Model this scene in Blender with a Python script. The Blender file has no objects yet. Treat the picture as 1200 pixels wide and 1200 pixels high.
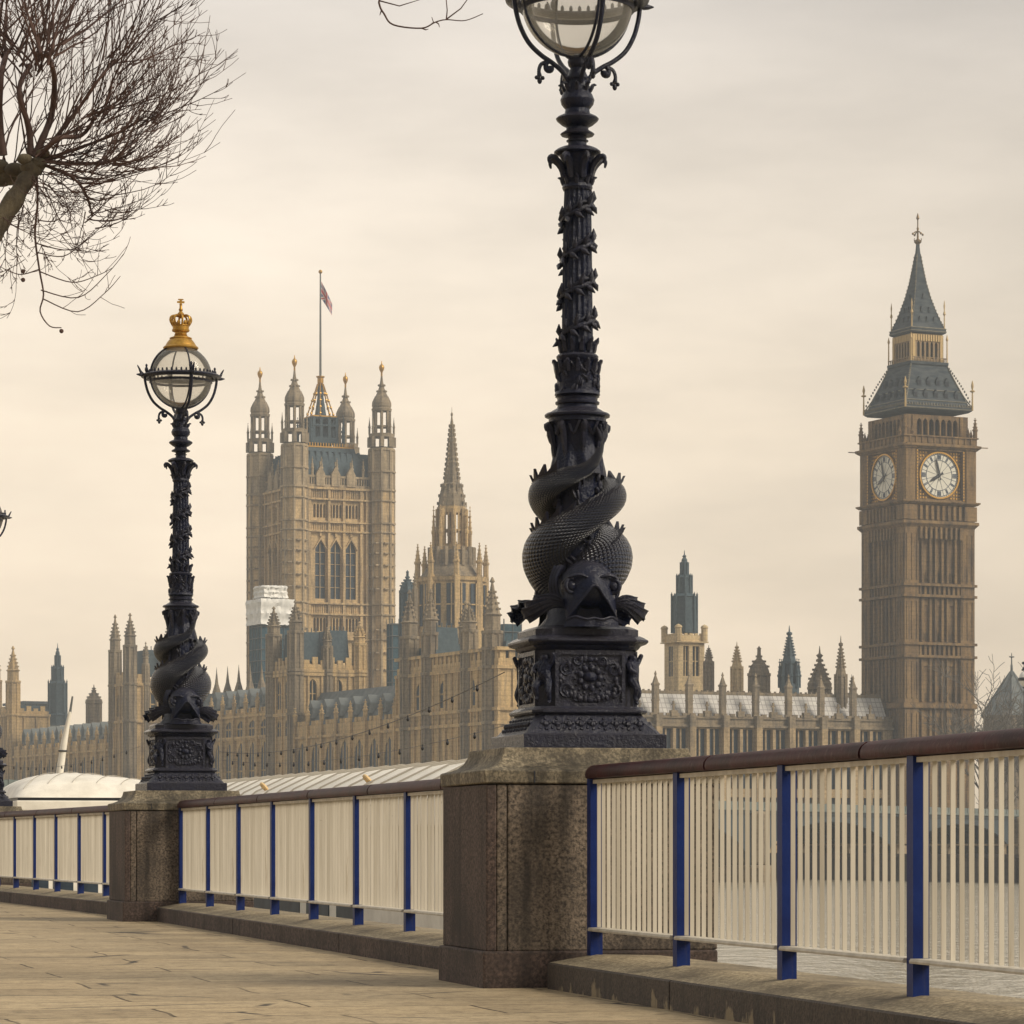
import bpy, bmesh, math, random
from math import sin, cos, pi, radians, sqrt, atan2
from mathutils import Vector, Matrix

SC = bpy.context.scene
COL = SC.collection
random.seed(7)

# ---------------------------------------------------------------- camera, sky, sun, exposure
EYE = 0.77
F = 4000.0            # focal length in pixels of the 1200 px photograph
HZ = 987.0            # horizon row in the photograph
cam = bpy.data.cameras.new('camera'); cam_o = bpy.data.objects.new('camera', cam)
COL.objects.link(cam_o)
cam.sensor_width = 36.0; cam.lens = 120.0; cam.shift_y = (HZ - 600) / 1200.0
cam.clip_start = 0.1; cam.clip_end = 9000
cam_o.location = (0, 0, EYE); cam_o.rotation_euler = (radians(90), 0, 0)
SC.camera = cam_o

SUN_EL, SUN_AZ = radians(36), radians(112)      # azimuth clockwise from +Y
w = bpy.data.worlds.new('World'); SC.world = w; w.use_nodes = True
nt = w.node_tree; nt.nodes.clear()
def wn(t, **k):
    n = nt.nodes.new(t)
    for a, b in k.items(): setattr(n, a, b)
    return n
out = wn('ShaderNodeOutputWorld'); bgn = wn('ShaderNodeBackground'); bgn.inputs['Strength'].default_value = 0.1
sky = wn('ShaderNodeTexSky', sky_type='NISHITA', sun_disc=False, sun_elevation=SUN_EL, sun_rotation=SUN_AZ)
sky.dust_density = 4.0
tc = wn('ShaderNodeTexCoord'); sep = wn('ShaderNodeSeparateXYZ')
nt.links.new(tc.outputs['Generated'], sep.inputs[0])
ramp = wn('ShaderNodeValToRGB')
stops = [(0.0, (.94, .76, .53)), (.06, (1.03, .84, .62)), (.12, (1.06, .885, .675)), (.165, (1.01, .875, .71)), (.245, (.785, .715, .64)), (.6, (.74, .72, .68)), (1.0, (.72, .71, .69))]
el = ramp.color_ramp.elements
el[0].position = 0; el[0].color = stops[0][1] + (1,)
el[1].position = 1; el[1].color = stops[-1][1] + (1,)
for p, c in stops[1:-1]:
    e = el.new(p); e.color = c + (1,)
nt.links.new(sep.outputs['Z'], ramp.inputs[0])
mp = wn('ShaderNodeMapping'); mp.inputs['Scale'].default_value = (6, 6, 22)
nt.links.new(tc.outputs['Generated'], mp.inputs[0])
noi = wn('ShaderNodeTexNoise'); noi.inputs['Scale'].default_value = 1.6; noi.inputs['Detail'].default_value = 5; noi.inputs['Roughness'].default_value = .55
nt.links.new(mp.outputs[0], noi.inputs['Vector'])
cr = wn('ShaderNodeMapRange'); cr.inputs['From Min'].default_value = .3; cr.inputs['From Max'].default_value = .7
cr.inputs['To Min'].default_value = 9.7; cr.inputs['To Max'].default_value = 11.9
nt.links.new(noi.outputs['Fac'], cr.inputs['Value'])
# the cloud is thicker towards the west (right of the view)
side = wn('ShaderNodeMapRange'); side.inputs['From Min'].default_value = -.02; side.inputs['From Max'].default_value = .17
side.inputs['To Min'].default_value = 1.0; side.inputs['To Max'].default_value = .775
nt.links.new(sep.outputs['X'], side.inputs['Value'])
mul0 = wn('ShaderNodeMath', operation='MULTIPLY'); nt.links.new(cr.outputs[0], mul0.inputs[0]); nt.links.new(side.outputs[0], mul0.inputs[1])
# the overcast is brightest over the river ahead and dimmed behind, out of view, for contrast
back = wn('ShaderNodeMapRange'); back.inputs['From Min'].default_value = -.9; back.inputs['From Max'].default_value = .6
back.inputs['To Min'].default_value = .62; back.inputs['To Max'].default_value = 1.0
nt.links.new(sep.outputs['Y'], back.inputs['Value'])
# unseen broken cloud overhead and behind, added to give the iron highlights
nz2 = wn('ShaderNodeTexNoise'); nz2.inputs['Scale'].default_value = 3.2; nz2.inputs['Detail'].default_value = 4; nt.links.new(tc.outputs['Generated'], nz2.inputs['Vector'])
gap = wn('ShaderNodeMapRange'); gap.inputs['From Min'].default_value = .4; gap.inputs['From Max'].default_value = .62; gap.inputs['To Min'].default_value = .35; gap.inputs['To Max'].default_value = 1.6
nt.links.new(nz2.outputs['Fac'], gap.inputs['Value'])
wgt = wn('ShaderNodeMapRange'); wgt.inputs['From Min'].default_value = .75; wgt.inputs['From Max'].default_value = .3
nt.links.new(sep.outputs['Y'], wgt.inputs['Value'])
gm = wn('ShaderNodeMix', data_type='FLOAT'); gm.inputs[2].default_value = 1.0; nt.links.new(wgt.outputs[0], gm.inputs[0]); nt.links.new(gap.outputs[0], gm.inputs[3])
bk = wn('ShaderNodeMath', operation='MULTIPLY'); nt.links.new(back.outputs[0], bk.inputs[0]); nt.links.new(gm.outputs[0], bk.inputs[1])
mul = wn('ShaderNodeMath', operation='MULTIPLY'); nt.links.new(mul0.outputs[0], mul.inputs[0]); nt.links.new(bk.outputs[0], mul.inputs[1])
vm = wn('ShaderNodeVectorMath', operation='SCALE'); nt.links.new(ramp.outputs[0], vm.inputs[0]); nt.links.new(mul.outputs[0], vm.inputs['Scale'])
mix = wn('ShaderNodeMix', data_type='RGBA'); mix.inputs[0].default_value = .94
nt.links.new(sky.outputs[0], mix.inputs[6]); nt.links.new(vm.outputs[0], mix.inputs[7])
nt.links.new(mix.outputs[2], bgn.inputs[0]); nt.links.new(bgn.outputs[0], out.inputs[0])

sl = bpy.data.lights.new('sun', 'SUN'); sl.energy = 3.5; sl.angle = radians(26); sl.color = (1, .9, .74)
so = bpy.data.objects.new('sun', sl); COL.objects.link(so)
sd = Vector((sin(SUN_AZ) * cos(SUN_EL), cos(SUN_AZ) * cos(SUN_EL), sin(SUN_EL)))
so.rotation_euler = sd.to_track_quat('Z', 'Y').to_euler(); so.location = (0, -20, 40)
SC.view_settings.view_transform = 'Standard'; SC.view_settings.look = 'None'
SC.view_settings.exposure = 0.0; SC.view_settings.gamma = 1.0
SC.cycles.max_bounces = 6; SC.cycles.volume_bounces = 1

# ---------------------------------------------------------------- helpers
class MB:
    """collects shapes into one mesh"""
    def __init__(s): s.v = []; s.f = []; s.mi = []; s.uv = {}; s.m = 0
    def add(s, vs, fs, xf=None, uvs=None):
        b = len(s.v)
        s.v += [xf(*p) for p in vs] if xf else [tuple(p) for p in vs]
        for k, f in enumerate(fs):
            if uvs: s.uv[len(s.f)] = uvs[k]
            s.f.append(tuple(b + i for i in f)); s.mi.append(s.m)
    def box(s, x0, x1, y0, y1, z0, z1, xf=None):
        s.add([(x0, y0, z0), (x1, y0, z0), (x1, y1, z0), (x0, y1, z0), (x0, y0, z1), (x1, y0, z1), (x1, y1, z1), (x0, y1, z1)],
              [(0, 3, 2, 1), (4, 5, 6, 7), (0, 1, 5, 4), (1, 2, 6, 5), (2, 3, 7, 6), (3, 0, 4, 7)], xf)
    def loft(s, rings, xf=None, cap=True, uv=None):
        n = len(rings[0]); vs = [p for r in rings for p in r]; fs = []; us = [] if uv else None
        for i in range(len(rings) - 1):
            for j in range(n):
                k = (j + 1) % n
                fs.append((i * n + j, i * n + k, (i + 1) * n + k, (i + 1) * n + j))
                if uv: us.append([(uv[i], j / n), (uv[i], (j + 1) / n), (uv[i + 1], (j + 1) / n), (uv[i + 1], j / n)])
        if cap:
            fs.append(tuple(range(n - 1, -1, -1))); fs.append(tuple((len(rings) - 1) * n + j for j in range(n)))
            if uv: us += [[(0, 0)] * n, [(0, 0)] * n]
        s.add(vs, fs, xf, us)
    def lathe(s, prof, n=24, c=(0, 0, 0), fl=None, ph=0., cap=True):
        s.loft([[(c[0] + max(r, 1e-4) * (fl(2 * pi * j / n, z) if fl else 1) * cos(2 * pi * j / n + ph), c[1] + max(r, 1e-4) * (fl(2 * pi * j / n, z) if fl else 1) * sin(2 * pi * j / n + ph), c[2] + z) for j in range(n)] for r, z in prof], cap=cap)
    def sq(s, prof, c=(0, 0, 0), ch=None):
        """stack of (optionally chamfered) squares: (half, z[, chamfer])"""
        rings = []
        for t in prof:
            h, z = t[0], t[1]; k = t[2] if len(t) > 2 else (ch if ch else None)
            if k is None: r = [(-h, -h), (h, -h), (h, h), (-h, h)]
            else: r = [(-h + k, -h), (h - k, -h), (h, -h + k), (h, h - k), (h - k, h), (-h + k, h), (-h, h - k), (-h, -h + k)]
            rings.append([(c[0] + x, c[1] + y, c[2] + z) for x, y in r])
        s.loft(rings)
    def tube(s, path, rad, n=8, uvm=False, cap=True):
        P = [Vector(p) for p in path]; R = rad if isinstance(rad, (list, tuple)) else [rad] * len(P)
        rings = []; t0 = (P[1] - P[0]).normalized()
        a = Vector((0, 0, 1)) if abs(t0.z) < .9 else Vector((1, 0, 0))
        nn = (a - t0 * a.dot(t0)).normalized(); us = [0.]
        for i, p in enumerate(P):
            t = (P[min(i + 1, len(P) - 1)] - P[max(i - 1, 0)]).normalized()
            nn = (nn - t * nn.dot(t))
            nn = nn.normalized() if nn.length > 1e-6 else t.orthogonal().normalized()
            b = t.cross(nn)
            rings.append([tuple(p + (nn * cos(2 * pi * j / n) + b * sin(2 * pi * j / n)) * R[i]) for j in range(n)])
            if i: us.append(us[-1] + (p - P[i - 1]).length)
        s.loft(rings, cap=cap, uv=us if uvm else None)
    def ball(s, c, r, nu=10, nv=7, M=None):
        if not isinstance(r, (tuple, list)): r = (r, r, r)
        rings = []
        for i in range(nv + 1):
            t = pi * (i / nv); t = min(max(t, .02), pi - .02)
            ring = []
            for j in range(nu):
                p = Vector((r[0] * sin(t) * cos(2 * pi * j / nu), r[1] * sin(t) * sin(2 * pi * j / nu), -r[2] * cos(t)))
                if M: p = M @ p
                ring.append((c[0] + p.x, c[1] + p.y, c[2] + p.z))
            rings.append(ring)
        s.loft(rings)
    def torus(s, c, R, r, n=24, m=8, M=None):
        rings = []
        for i in range(n):
            a = 2 * pi * i / n; ring = []
            for j in range(m):
                b = 2 * pi * j / m
                p = Vector(((R + r * cos(b)) * cos(a), (R + r * cos(b)) * sin(a), r * sin(b)))
                if M: p = M @ p
                ring.append((c[0] + p.x, c[1] + p.y, c[2] + p.z))
            rings.append(ring)
        rings.append(rings[0]); s.loft(rings, cap=False)
    def prism(s, poly, d0, d1, xf=None):
        """polygon in (s,z) extruded along the wall's depth d"""
        n = len(poly)
        s.add([(a, d0, b) for a, b in poly] + [(a, d1, b) for a, b in poly],
              [tuple(range(n)), tuple(range(2 * n - 1, n - 1, -1))] + [(i, i + n, (i + 1) % n + n, (i + 1) % n) for i in range(n)], xf)
    def mesh(s, name, mats, smooth=35):
        me = bpy.data.meshes.new(name); me.from_pydata(s.v, [], s.f)
        bm = bmesh.new(); bm.from_mesh(me); bmesh.ops.recalc_face_normals(bm, faces=bm.faces); bm.to_mesh(me); bm.free()
        for m in (mats if isinstance(mats, (list, tuple)) else [mats]): me.materials.append(m)
        me.polygons.foreach_set('material_index', s.mi)
        if s.uv:
            ul = me.uv_layers.new(name='UVMap')
            vmap = {}
            for k, us in s.uv.items():
                for vi, u in zip(s.f[k], us): vmap[(k, vi)] = u
            for p in me.polygons:
                for li in p.loop_indices:
                    u = vmap.get((p.index, me.loops[li].vertex_index))
                    if u: ul.data[li].uv = u
        if smooth:
            me.polygons.foreach_set('use_smooth', [True] * len(me.polygons))
            me.set_sharp_from_angle(angle=radians(smooth))
        me.update(); return me
    def build(s, name, mats, parent=None, loc=(0, 0, 0), rz=0., smooth=35, bevel=None):
        o = bpy.data.objects.new(name, s.mesh(name, mats, smooth)); COL.objects.link(o)
        o.location = loc; o.rotation_euler = (0, 0, rz)
        if parent: o.parent = parent
        if bevel:
            b = o.modifiers.new('bevel', 'BEVEL'); b.width = bevel; b.segments = 2; b.limit_method = 'ANGLE'; b.angle_limit = radians(40)
        return o

def tag(o, label=None, cat=None, group=None, kind=None):
    if label: o['label'] = label
    if cat: o['category'] = cat
    if group: o['group'] = group
    if kind: o['kind'] = kind
    return o
def thing(name, label, cat, loc=(0, 0, 0), rz=0., group=None):
    o = bpy.data.objects.new(name, None); COL.objects.link(o); o.location = loc; o.rotation_euler = (0, 0, rz); o.empty_display_size = .3
    return tag(o, label, cat, group)
def part(name, me, parent, loc=(0, 0, 0), rz=0.):
    o = bpy.data.objects.new(name, me); COL.objects.link(o); o.parent = parent; o.location = loc; o.rotation_euler = (0, 0, rz); return o
def kids(o): return [c for c in bpy.data.objects if c.parent == o]
def copy_tree(o, parent=None):
    c = o.copy(); COL.objects.link(c)
    if parent: c.parent = parent
    for ch in kids(o): copy_tree(ch, c)
    return c

# ---------------------------------------------------------------- materials
def nodes_mat(name):
    m = bpy.data.materials.new(name); m.use_nodes = True
    return m, m.node_tree, m.node_tree.nodes['Principled BSDF']
def ncoord(t, scale=(1, 1, 1), rot=(0, 0, 0), kind='Object'):
    tcn = t.nodes.new('ShaderNodeTexCoord'); mpn = t.nodes.new('ShaderNodeMapping')
    mpn.inputs['Scale'].default_value = scale; mpn.inputs['Rotation'].default_value = rot
    t.links.new(tcn.outputs[kind], mpn.inputs[0]); return mpn.outputs[0]
def nnoise(t, vec, sc, det=4, ro=.6):
    n = t.nodes.new('ShaderNodeTexNoise'); n.inputs['Scale'].default_value = sc; n.inputs['Detail'].default_value = det; n.inputs['Roughness'].default_value = ro
    t.links.new(vec, n.inputs['Vector']); return n.outputs['Fac']
def nramp(t, fac, stops):
    r = t.nodes.new('ShaderNodeValToRGB'); e = r.color_ramp.elements
    e[0].position, e[0].color = stops[0][0], tuple(stops[0][1]) + (1,)
    e[1].position, e[1].color = stops[-1][0], tuple(stops[-1][1]) + (1,)
    for p, c in stops[1:-1]:
        q = e.new(p); q.color = tuple(c) + (1,)
    t.links.new(fac, r.inputs[0]); return r.outputs[0]
def nmix(t, fac, a, b, mode='MIX'):
    m = t.nodes.new('ShaderNodeMix'); m.data_type = 'RGBA'; m.blend_type = mode
    for sock, v in ((m.inputs[0], fac), (m.inputs[6], a), (m.inputs[7], b)):
        if isinstance(v, (int, float)): sock.default_value = v
        elif isinstance(v, (tuple, list)): sock.default_value = tuple(v) + (1,)
        else: t.links.new(v, sock)
    return m.outputs[2]
def nbump(t, h, b, strength=.3, dist=.01, prev=None):
    n = t.nodes.new('ShaderNodeBump'); n.inputs['Strength'].default_value = strength; n.inputs['Distance'].default_value = dist
    t.links.new(h, n.inputs['Height'])
    if prev: t.links.new(prev, n.inputs['Normal'])
    t.links.new(n.outputs[0], b.inputs['Normal']); return n.outputs[0]
def mth0(t, op, a, bb):
    q = t.nodes.new('ShaderNodeMath'); q.operation = op
    t.links.new(a, q.inputs[0]); t.links.new(bb, q.inputs[1]); return q.outputs[0]
def simple(name, c1, c2=None, rough=.6, metal=0., sc=3., bump=0., stretch=(1, 1, 1), spec=.5, bsc=None, lo=.35, hi=.65):
    m, t, b = nodes_mat(name); v = ncoord(t, stretch)
    b.inputs['Roughness'].default_value = rough; b.inputs['Metallic'].default_value = metal; b.inputs['Specular IOR Level'].default_value = spec
    if c2:
        n = nnoise(t, v, sc); t.links.new(nramp(t, n, [(lo, c1), (hi, c2)]), b.inputs['Base Color'])
    else: b.inputs['Base Color'].default_value = tuple(c1) + (1,)
    if bump:
        nbump(t, nnoise(t, ncoord(t), bsc or sc * 4), b, bump, .02)
    return m

def stone_mat(name, c1, c2, dark, course=.45):
    """weathered limestone with soot streaks running down and faint courses"""
    m, t, b = nodes_mat(name)
    v = ncoord(t); n1 = nnoise(t, v, .35, 5); base = nramp(t, n1, [(.3, c1), (.7, c2)])
    vs = ncoord(t, (.9, .9, .12)); n2 = nnoise(t, vs, 1.2, 4, .65)
    st = nramp(t, n2, [(.44, (0, 0, 0)), (.68, (.85, .85, .85))])
    c = nmix(t, st, base, dark)
    n3 = nnoise(t, v, 3.2, 3, .7); c = nmix(t, .55, c, nramp(t, n3, [(.28, (.30, .30, .31)), (.62, (1.0, 1.0, 1.0))]), 'MULTIPLY')
    wv = t.nodes.new('ShaderNodeTexWave'); wv.bands_direction = 'Z'; wv.inputs['Scale'].default_value = course; wv.inputs['Distortion'].default_value = .4
    t.links.new(v, wv.inputs['Vector'])
    c = nmix(t, .25, c, nramp(t, wv.outputs['Fac'], [(.0, (.5, .48, .45)), (.25, (1, 1, 1))]), 'MULTIPLY')
    t.links.new(c, b.inputs['Base Color']); b.inputs['Roughness'].default_value = .9; b.inputs['Specular IOR Level'].default_value = .2
    return m

M = {}
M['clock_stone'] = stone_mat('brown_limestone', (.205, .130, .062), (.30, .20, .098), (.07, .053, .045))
M['tower_stone'] = stone_mat('honey_limestone', (.53, .375, .19), (.66, .48, .26), (.22, .165, .11))
M['palace_stone'] = stone_mat('warm_limestone', (.52, .362, .175), (.67, .475, .235), (.22, .17, .12))
M['grey_stone'] = stone_mat('sooty_limestone', (.25, .195, .13), (.36, .285, .19), (.11, .095, .08))
M['cream_stone'] = stone_mat('cleaned_limestone', (.66, .50, .28), (.74, .58, .34), (.42, .32, .2))
M['slate'] = simple('blue_slate', (.026, .038, .05), (.075, .085, .09), .8, sc=1.1, spec=.2, stretch=(.5, .5, 2.2))
M['iron_roof'] = simple('iron_roof', (.035, .06, .078), (.065, .095, .112), .7, sc=2., spec=.25)
M['grey_roof'] = simple('grey_lead', (.10, .115, .12), (.17, .18, .175), .8, sc=.8, spec=.2)
M['net'] = simple('blue_debris_net', (.025, .06, .085), (.055, .105, .13), .85, sc=2.5, spec=.1)
M['glass_dark'] = simple('leaded_glass', (.016, .026, .042), (.035, .055, .075), .5, sc=2., spec=.25)
M['opening'] = simple('dark_opening', (.02, .022, .03), None, .9)
M['gold'] = simple('gilding', (.52, .30, .06), (.36, .19, .035), .42, .7, sc=20)
M['dial'] = simple('opal_dial', (.62, .60, .52), None, .5)
M['black'] = simple('black_paint', (.012, .014, .02), None, .4)
M['white_sheet'] = simple('white_sheeting', (.62, .61, .58), (.78, .76, .72), .6, sc=1.2)
m, t, b = nodes_mat('cream_paint'); v = ncoord(t)
c = nramp(t, nnoise(t, ncoord(t, (9, 9, .5)), 1.4, 4, .6), [(.3, (.43, .385, .31)), (.7, (.60, .55, .46))])
c = nmix(t, nramp(t, nnoise(t, ncoord(t, (14, 14, .9)), 1.7, 5, .7), [(.60, (0, 0, 0)), (.72, (.6, .6, .6))]), c, (.27, .21, .135))
c = nmix(t, nramp(t, nnoise(t, v, 11, 3, .8), [(.70, (0, 0, 0)), (.73, (.8, .8, .8))]), c, (.13, .075, .04))
t.links.new(c, b.inputs['Base Color']); b.inputs['Roughness'].default_value = .55; b.inputs['Specular IOR Level'].default_value = .3; M['cream_paint'] = m
m, t, b = nodes_mat('navy_paint'); v = ncoord(t)
c = nramp(t, nnoise(t, v, 6, 4), [(.3, (.003, .013, .09)), (.7, (.006, .024, .14))])
c = nmix(t, nramp(t, nnoise(t, ncoord(t, (12, 12, 1.2)), 1.5, 5, .7), [(.58, (0, 0, 0)), (.75, (.45, .45, .45))]), c, (.055, .055, .07))
c = nmix(t, nramp(t, nnoise(t, v, 24, 3, .8), [(.69, (0, 0, 0)), (.72, (.8, .8, .8))]), c, (.10, .06, .04))
t.links.new(c, b.inputs['Base Color']); b.inputs['Roughness'].default_value = .48; b.inputs['Specular IOR Level'].default_value = .2; nbump(t, nnoise(t, v, 30, 3), b, .12, .01); M['blue_paint'] = m
M['bulb'] = simple('lamp_bulb', (.10, .10, .10), None, .15)
M['orange'] = simple('orange_plastic', (.74, .54, .28), (.68, .47, .22), .6)
M['boat_white'] = simple('white_canvas', (.70, .65, .56), (.84, .79, .69), .5, sc=1.6, bump=.1, lo=.38, hi=.6)
M['boat_blue'] = simple('boat_hull_paint', (.03, .05, .09), None, .4)

def paint_highlights(t, b, amt=.07):
    """highlights put into the colour: lighter grey on upward faces and proud edges"""
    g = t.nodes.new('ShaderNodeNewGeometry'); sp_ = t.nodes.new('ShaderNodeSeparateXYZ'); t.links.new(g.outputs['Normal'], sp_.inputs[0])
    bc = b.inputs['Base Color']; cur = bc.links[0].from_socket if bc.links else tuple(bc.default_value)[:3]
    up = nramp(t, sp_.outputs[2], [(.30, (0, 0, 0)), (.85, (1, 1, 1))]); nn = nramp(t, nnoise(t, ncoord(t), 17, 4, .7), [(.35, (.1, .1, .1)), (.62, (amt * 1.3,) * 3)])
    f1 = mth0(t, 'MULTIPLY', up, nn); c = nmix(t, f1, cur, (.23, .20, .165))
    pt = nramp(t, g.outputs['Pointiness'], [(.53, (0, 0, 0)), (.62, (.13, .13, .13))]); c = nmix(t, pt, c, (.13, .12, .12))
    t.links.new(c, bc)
# black iron of the lamps, highlights painted on tops and edges, sky-glossy
m, t, b = nodes_mat('black_iron'); v = ncoord(t)
n = nnoise(t, v, 9, 5, .65); t.links.new(nramp(t, n, [(.35, (.002, .004, .017)), (.75, (.005, .009, .032))]), b.inputs['Base Color']); paint_highlights(t, b)
rr = t.nodes.new('ShaderNodeMapRange'); rr.inputs['To Min'].default_value = .08; rr.inputs['To Max'].default_value = .26
t.links.new(nnoise(t, v, 14, 3), rr.inputs['Value']); t.links.new(rr.outputs[0], b.inputs['Roughness'])
b.inputs['Specular IOR Level'].default_value = .24
nbump(t, nnoise(t, v, 38, 4, .7), b, .7, .014)
M['iron'] = m
# fish skin: rows of scales from the tube's own UV
m, t, b = nodes_mat('scaled_iron'); tcn = t.nodes.new('ShaderNodeTexCoord'); sx = t.nodes.new('ShaderNodeSeparateXYZ'); t.links.new(tcn.outputs['UV'], sx.inputs[0])
def mth(op, a, bb):
    q = t.nodes.new('ShaderNodeMath'); q.operation = op
    for i, x in enumerate((a, bb)):
        if x is None: continue
        if isinstance(x, (int, float)): q.inputs[i].default_value = x
        else: t.links.new(x, q.inputs[i])
    return q.outputs[0]
U = mth('MULTIPLY', sx.outputs[0], 120.); V = mth('MULTIPLY', sx.outputs[1], 2 * pi * 15)
s1 = mth('SINE', mth('ADD', U, V), None); s2 = mth('SINE', mth('SUBTRACT', U, V), None)
h = mth('MULTIPLY', mth('ABSOLUTE', s1, None), mth('ABSOLUTE', s2, None))
nb = nbump(t, h, b, 1., .014)
b.inputs['Base Color'].default_value = (.003, .006, .022, 1); b.inputs['Roughness'].default_value = .12; b.inputs['Specular IOR Level'].default_value = .62
paint_highlights(t, b, .12); M['scales'] = m
# lamp glass: thin milky glass
m, t, b = nodes_mat('milky_glass'); o_ = t.nodes['Material Output']
tr = t.nodes.new('ShaderNodeBsdfTransparent'); tr.inputs[0].default_value = (.95, .935, .90, 1)
tl = t.nodes.new('ShaderNodeBsdfTranslucent'); tl.inputs[0].default_value = (.9, .87, .8, 1)
df = t.nodes.new('ShaderNodeBsdfDiffuse'); df.inputs[0].default_value = (.75, .72, .66, 1)
gl = t.nodes.new('ShaderNodeBsdfGlossy'); gl.inputs['Roughness'].default_value = .05
fr = t.nodes.new('ShaderNodeFresnel'); fr.inputs[0].default_value = 1.22
ms = [t.nodes.new('ShaderNodeMixShader') for _ in range(3)]
ms[0].inputs[0].default_value = .4; t.links.new(tl.outputs[0], ms[0].inputs[1]); t.links.new(df.outputs[0], ms[0].inputs[2])
ms[1].inputs[0].default_value = .24; t.links.new(tr.outputs[0], ms[1].inputs[1]); t.links.new(ms[0].outputs[0], ms[1].inputs[2])
t.links.new(fr.outputs[0], ms[2].inputs[0]); t.links.new(ms[1].outputs[0], ms[2].inputs[1]); t.links.new(gl.outputs[0], ms[2].inputs[2])
t.links.new(ms[2].outputs[0], o_.inputs[0])
M['glass'] = m
# granite of piers
def granite(name, a, bb, dark, streak=.6):
    m, t, b = nodes_mat(name); v = ncoord(t)
    sp = nnoise(t, v, 46, 5, .75); c = nramp(t, sp, [(.40, bb), (.5, a), (.60, tuple(x * 1.75 for x in a))])
    big = nnoise(t, v, 2.2, 5, .65); c = nmix(t, nramp(t, big, [(.42, (0, 0, 0)), (.68, (.85, .85, .85))]), c, dark)
    stv = ncoord(t, (5, 5, .35)); s_ = nnoise(t, stv, 1.5, 4, .6); c = nmix(t, nramp(t, s_, [(.5, (0, 0, 0)), (.72, (streak, streak, streak))]), c, tuple(x * .45 for x in dark))
    t.links.new(c, b.inputs['Base Color']); b.inputs['Roughness'].default_value = .8; b.inputs['Specular IOR Level'].default_value = .35
    nbump(t, nnoise(t, v, 45, 4, .7), b, .5, .01); return m
M['granite'] = granite('brown_granite', (.145, .113, .084), (.038, .030, .025), (.036, .029, .025), .75)
M['granite_cap'] = granite('mossy_granite', (.205, .17, .115), (.10, .085, .06), (.036, .03, .023), .75)
M['granite_dark'] = granite('stained_shaded_granite', (.082, .056, .046), (.034, .025, .022), (.03, .022, .019), .6)
M['kerb'] = granite('kerb_granite', (.30, .245, .16), (.2, .16, .10), (.11, .088, .06), .3)
# varnished handrail
m, t, b = nodes_mat('dark_red_handrail'); v = ncoord(t)
c = nramp(t, nnoise(t, v, 5, 4), [(.35, (.022, .004, .005)), (.7, (.062, .011, .012))])
c = nmix(t, nramp(t, nnoise(t, v, 28, 3, .7), [(.56, (0, 0, 0)), (.75, (.55, .55, .55))]), c, (.13, .075, .06))
t.links.new(c, b.inputs['Base Color']); b.inputs['Roughness'].default_value = .5; b.inputs['Specular IOR Level'].default_value = .12
nbump(t, nnoise(t, v, 30, 3), b, .15, .01); M['rail'] = m
# paving
m, t, b = nodes_mat('worn_paving'); v = ncoord(t, rot=(0, 0, radians(-14)))
br = t.nodes.new('ShaderNodeTexBrick'); br.inputs['Scale'].default_value = 1.; br.inputs['Brick Width'].default_value = 1.5; br.inputs['Row Height'].default_value = .75
br.inputs['Mortar Size'].default_value = .011; br.inputs['Mortar Smooth'].default_value = .3
br.inputs['Color1'].default_value = (.80, .79, .77, 1); br.inputs['Color2'].default_value = (1.12, 1.10, 1.06, 1); br.inputs['Mortar'].default_value = (.22, .20, .18, 1)
v2 = t.nodes.new('ShaderNodeVectorMath'); v2.operation = 'MULTIPLY_ADD'
nz = t.nodes.new('ShaderNodeTexNoise'); nz.inputs['Scale'].default_value = 1.1; t.links.new(v, nz.inputs['Vector'])
t.links.new(nz.outputs['Color'], v2.inputs[0]); v2.inputs[1].default_value = (.09, .09, 0); t.links.new(v, v2.inputs[2]); t.links.new(v2.outputs[0], br.inputs['Vector'])
base = nramp(t, nnoise(t, v, .7, 5, .6), [(.3, (.385, .295, .18)), (.7, (.50, .395, .25))])
fade = nramp(t, nnoise(t, v, .55, 3, .6), [(.36, (.4, .4, .4)), (.56, (1, 1, 1))])
c = nmix(t, fade, base, br.outputs['Color'], 'MULTIPLY')
c = nmix(t, .8, c, nramp(t, nnoise(t, v, 4.5, 8, .8), [(.32, (.62, .60, .57)), (.5, (.97, .97, .97)), (.68, (1.14, 1.12, 1.08))]), 'MULTIPLY')
c = nmix(t, .8, c, nramp(t, nnoise(t, v, 13, 4, .8), [(.36, (.6, .58, .55)), (.5, (1., 1., 1.)), (.7, (1.1, 1.1, 1.08))]), 'MULTIPLY')
c = nmix(t, nramp(t, nnoise(t, v, 5.5, 6, .75), [(.57, (0, 0, 0)), (.66, (.65, .65, .65))]), c, (.15, .115, .07))
vo = t.nodes.new('ShaderNodeTexVoronoi'); vo.feature = 'DISTANCE_TO_EDGE'; vo.inputs['Scale'].default_value = .75; t.links.new(v2.outputs[0], vo.inputs['Vector'])
ck = mth0(t, 'MULTIPLY', nramp(t, vo.outputs['Distance'], [(.008, (1, 1, 1)), (.022, (0, 0, 0))]), nramp(t, nnoise(t, v, 1.2, 4, .6), [(.50, (0, 0, 0)), (.58, (1, 1, 1))]))
c = nmix(t, ck, c, (.05, .04, .03))
c = nmix(t, nramp(t, nnoise(t, v, 21, 2, .6), [(.70, (0, 0, 0)), (.73, (.85, .85, .85))]), c, (.055, .045, .035))
c = nmix(t, .6, c, nramp(t, nnoise(t, v, 55, 3, .8), [(.3, (.5, .5, .5)), (.6, (1, 1, 1))]), 'MULTIPLY')
t.links.new(c, b.inputs['Base Color']); b.inputs['Roughness'].default_value = .75; b.inputs['Specular IOR Level'].default_value = .3
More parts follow.
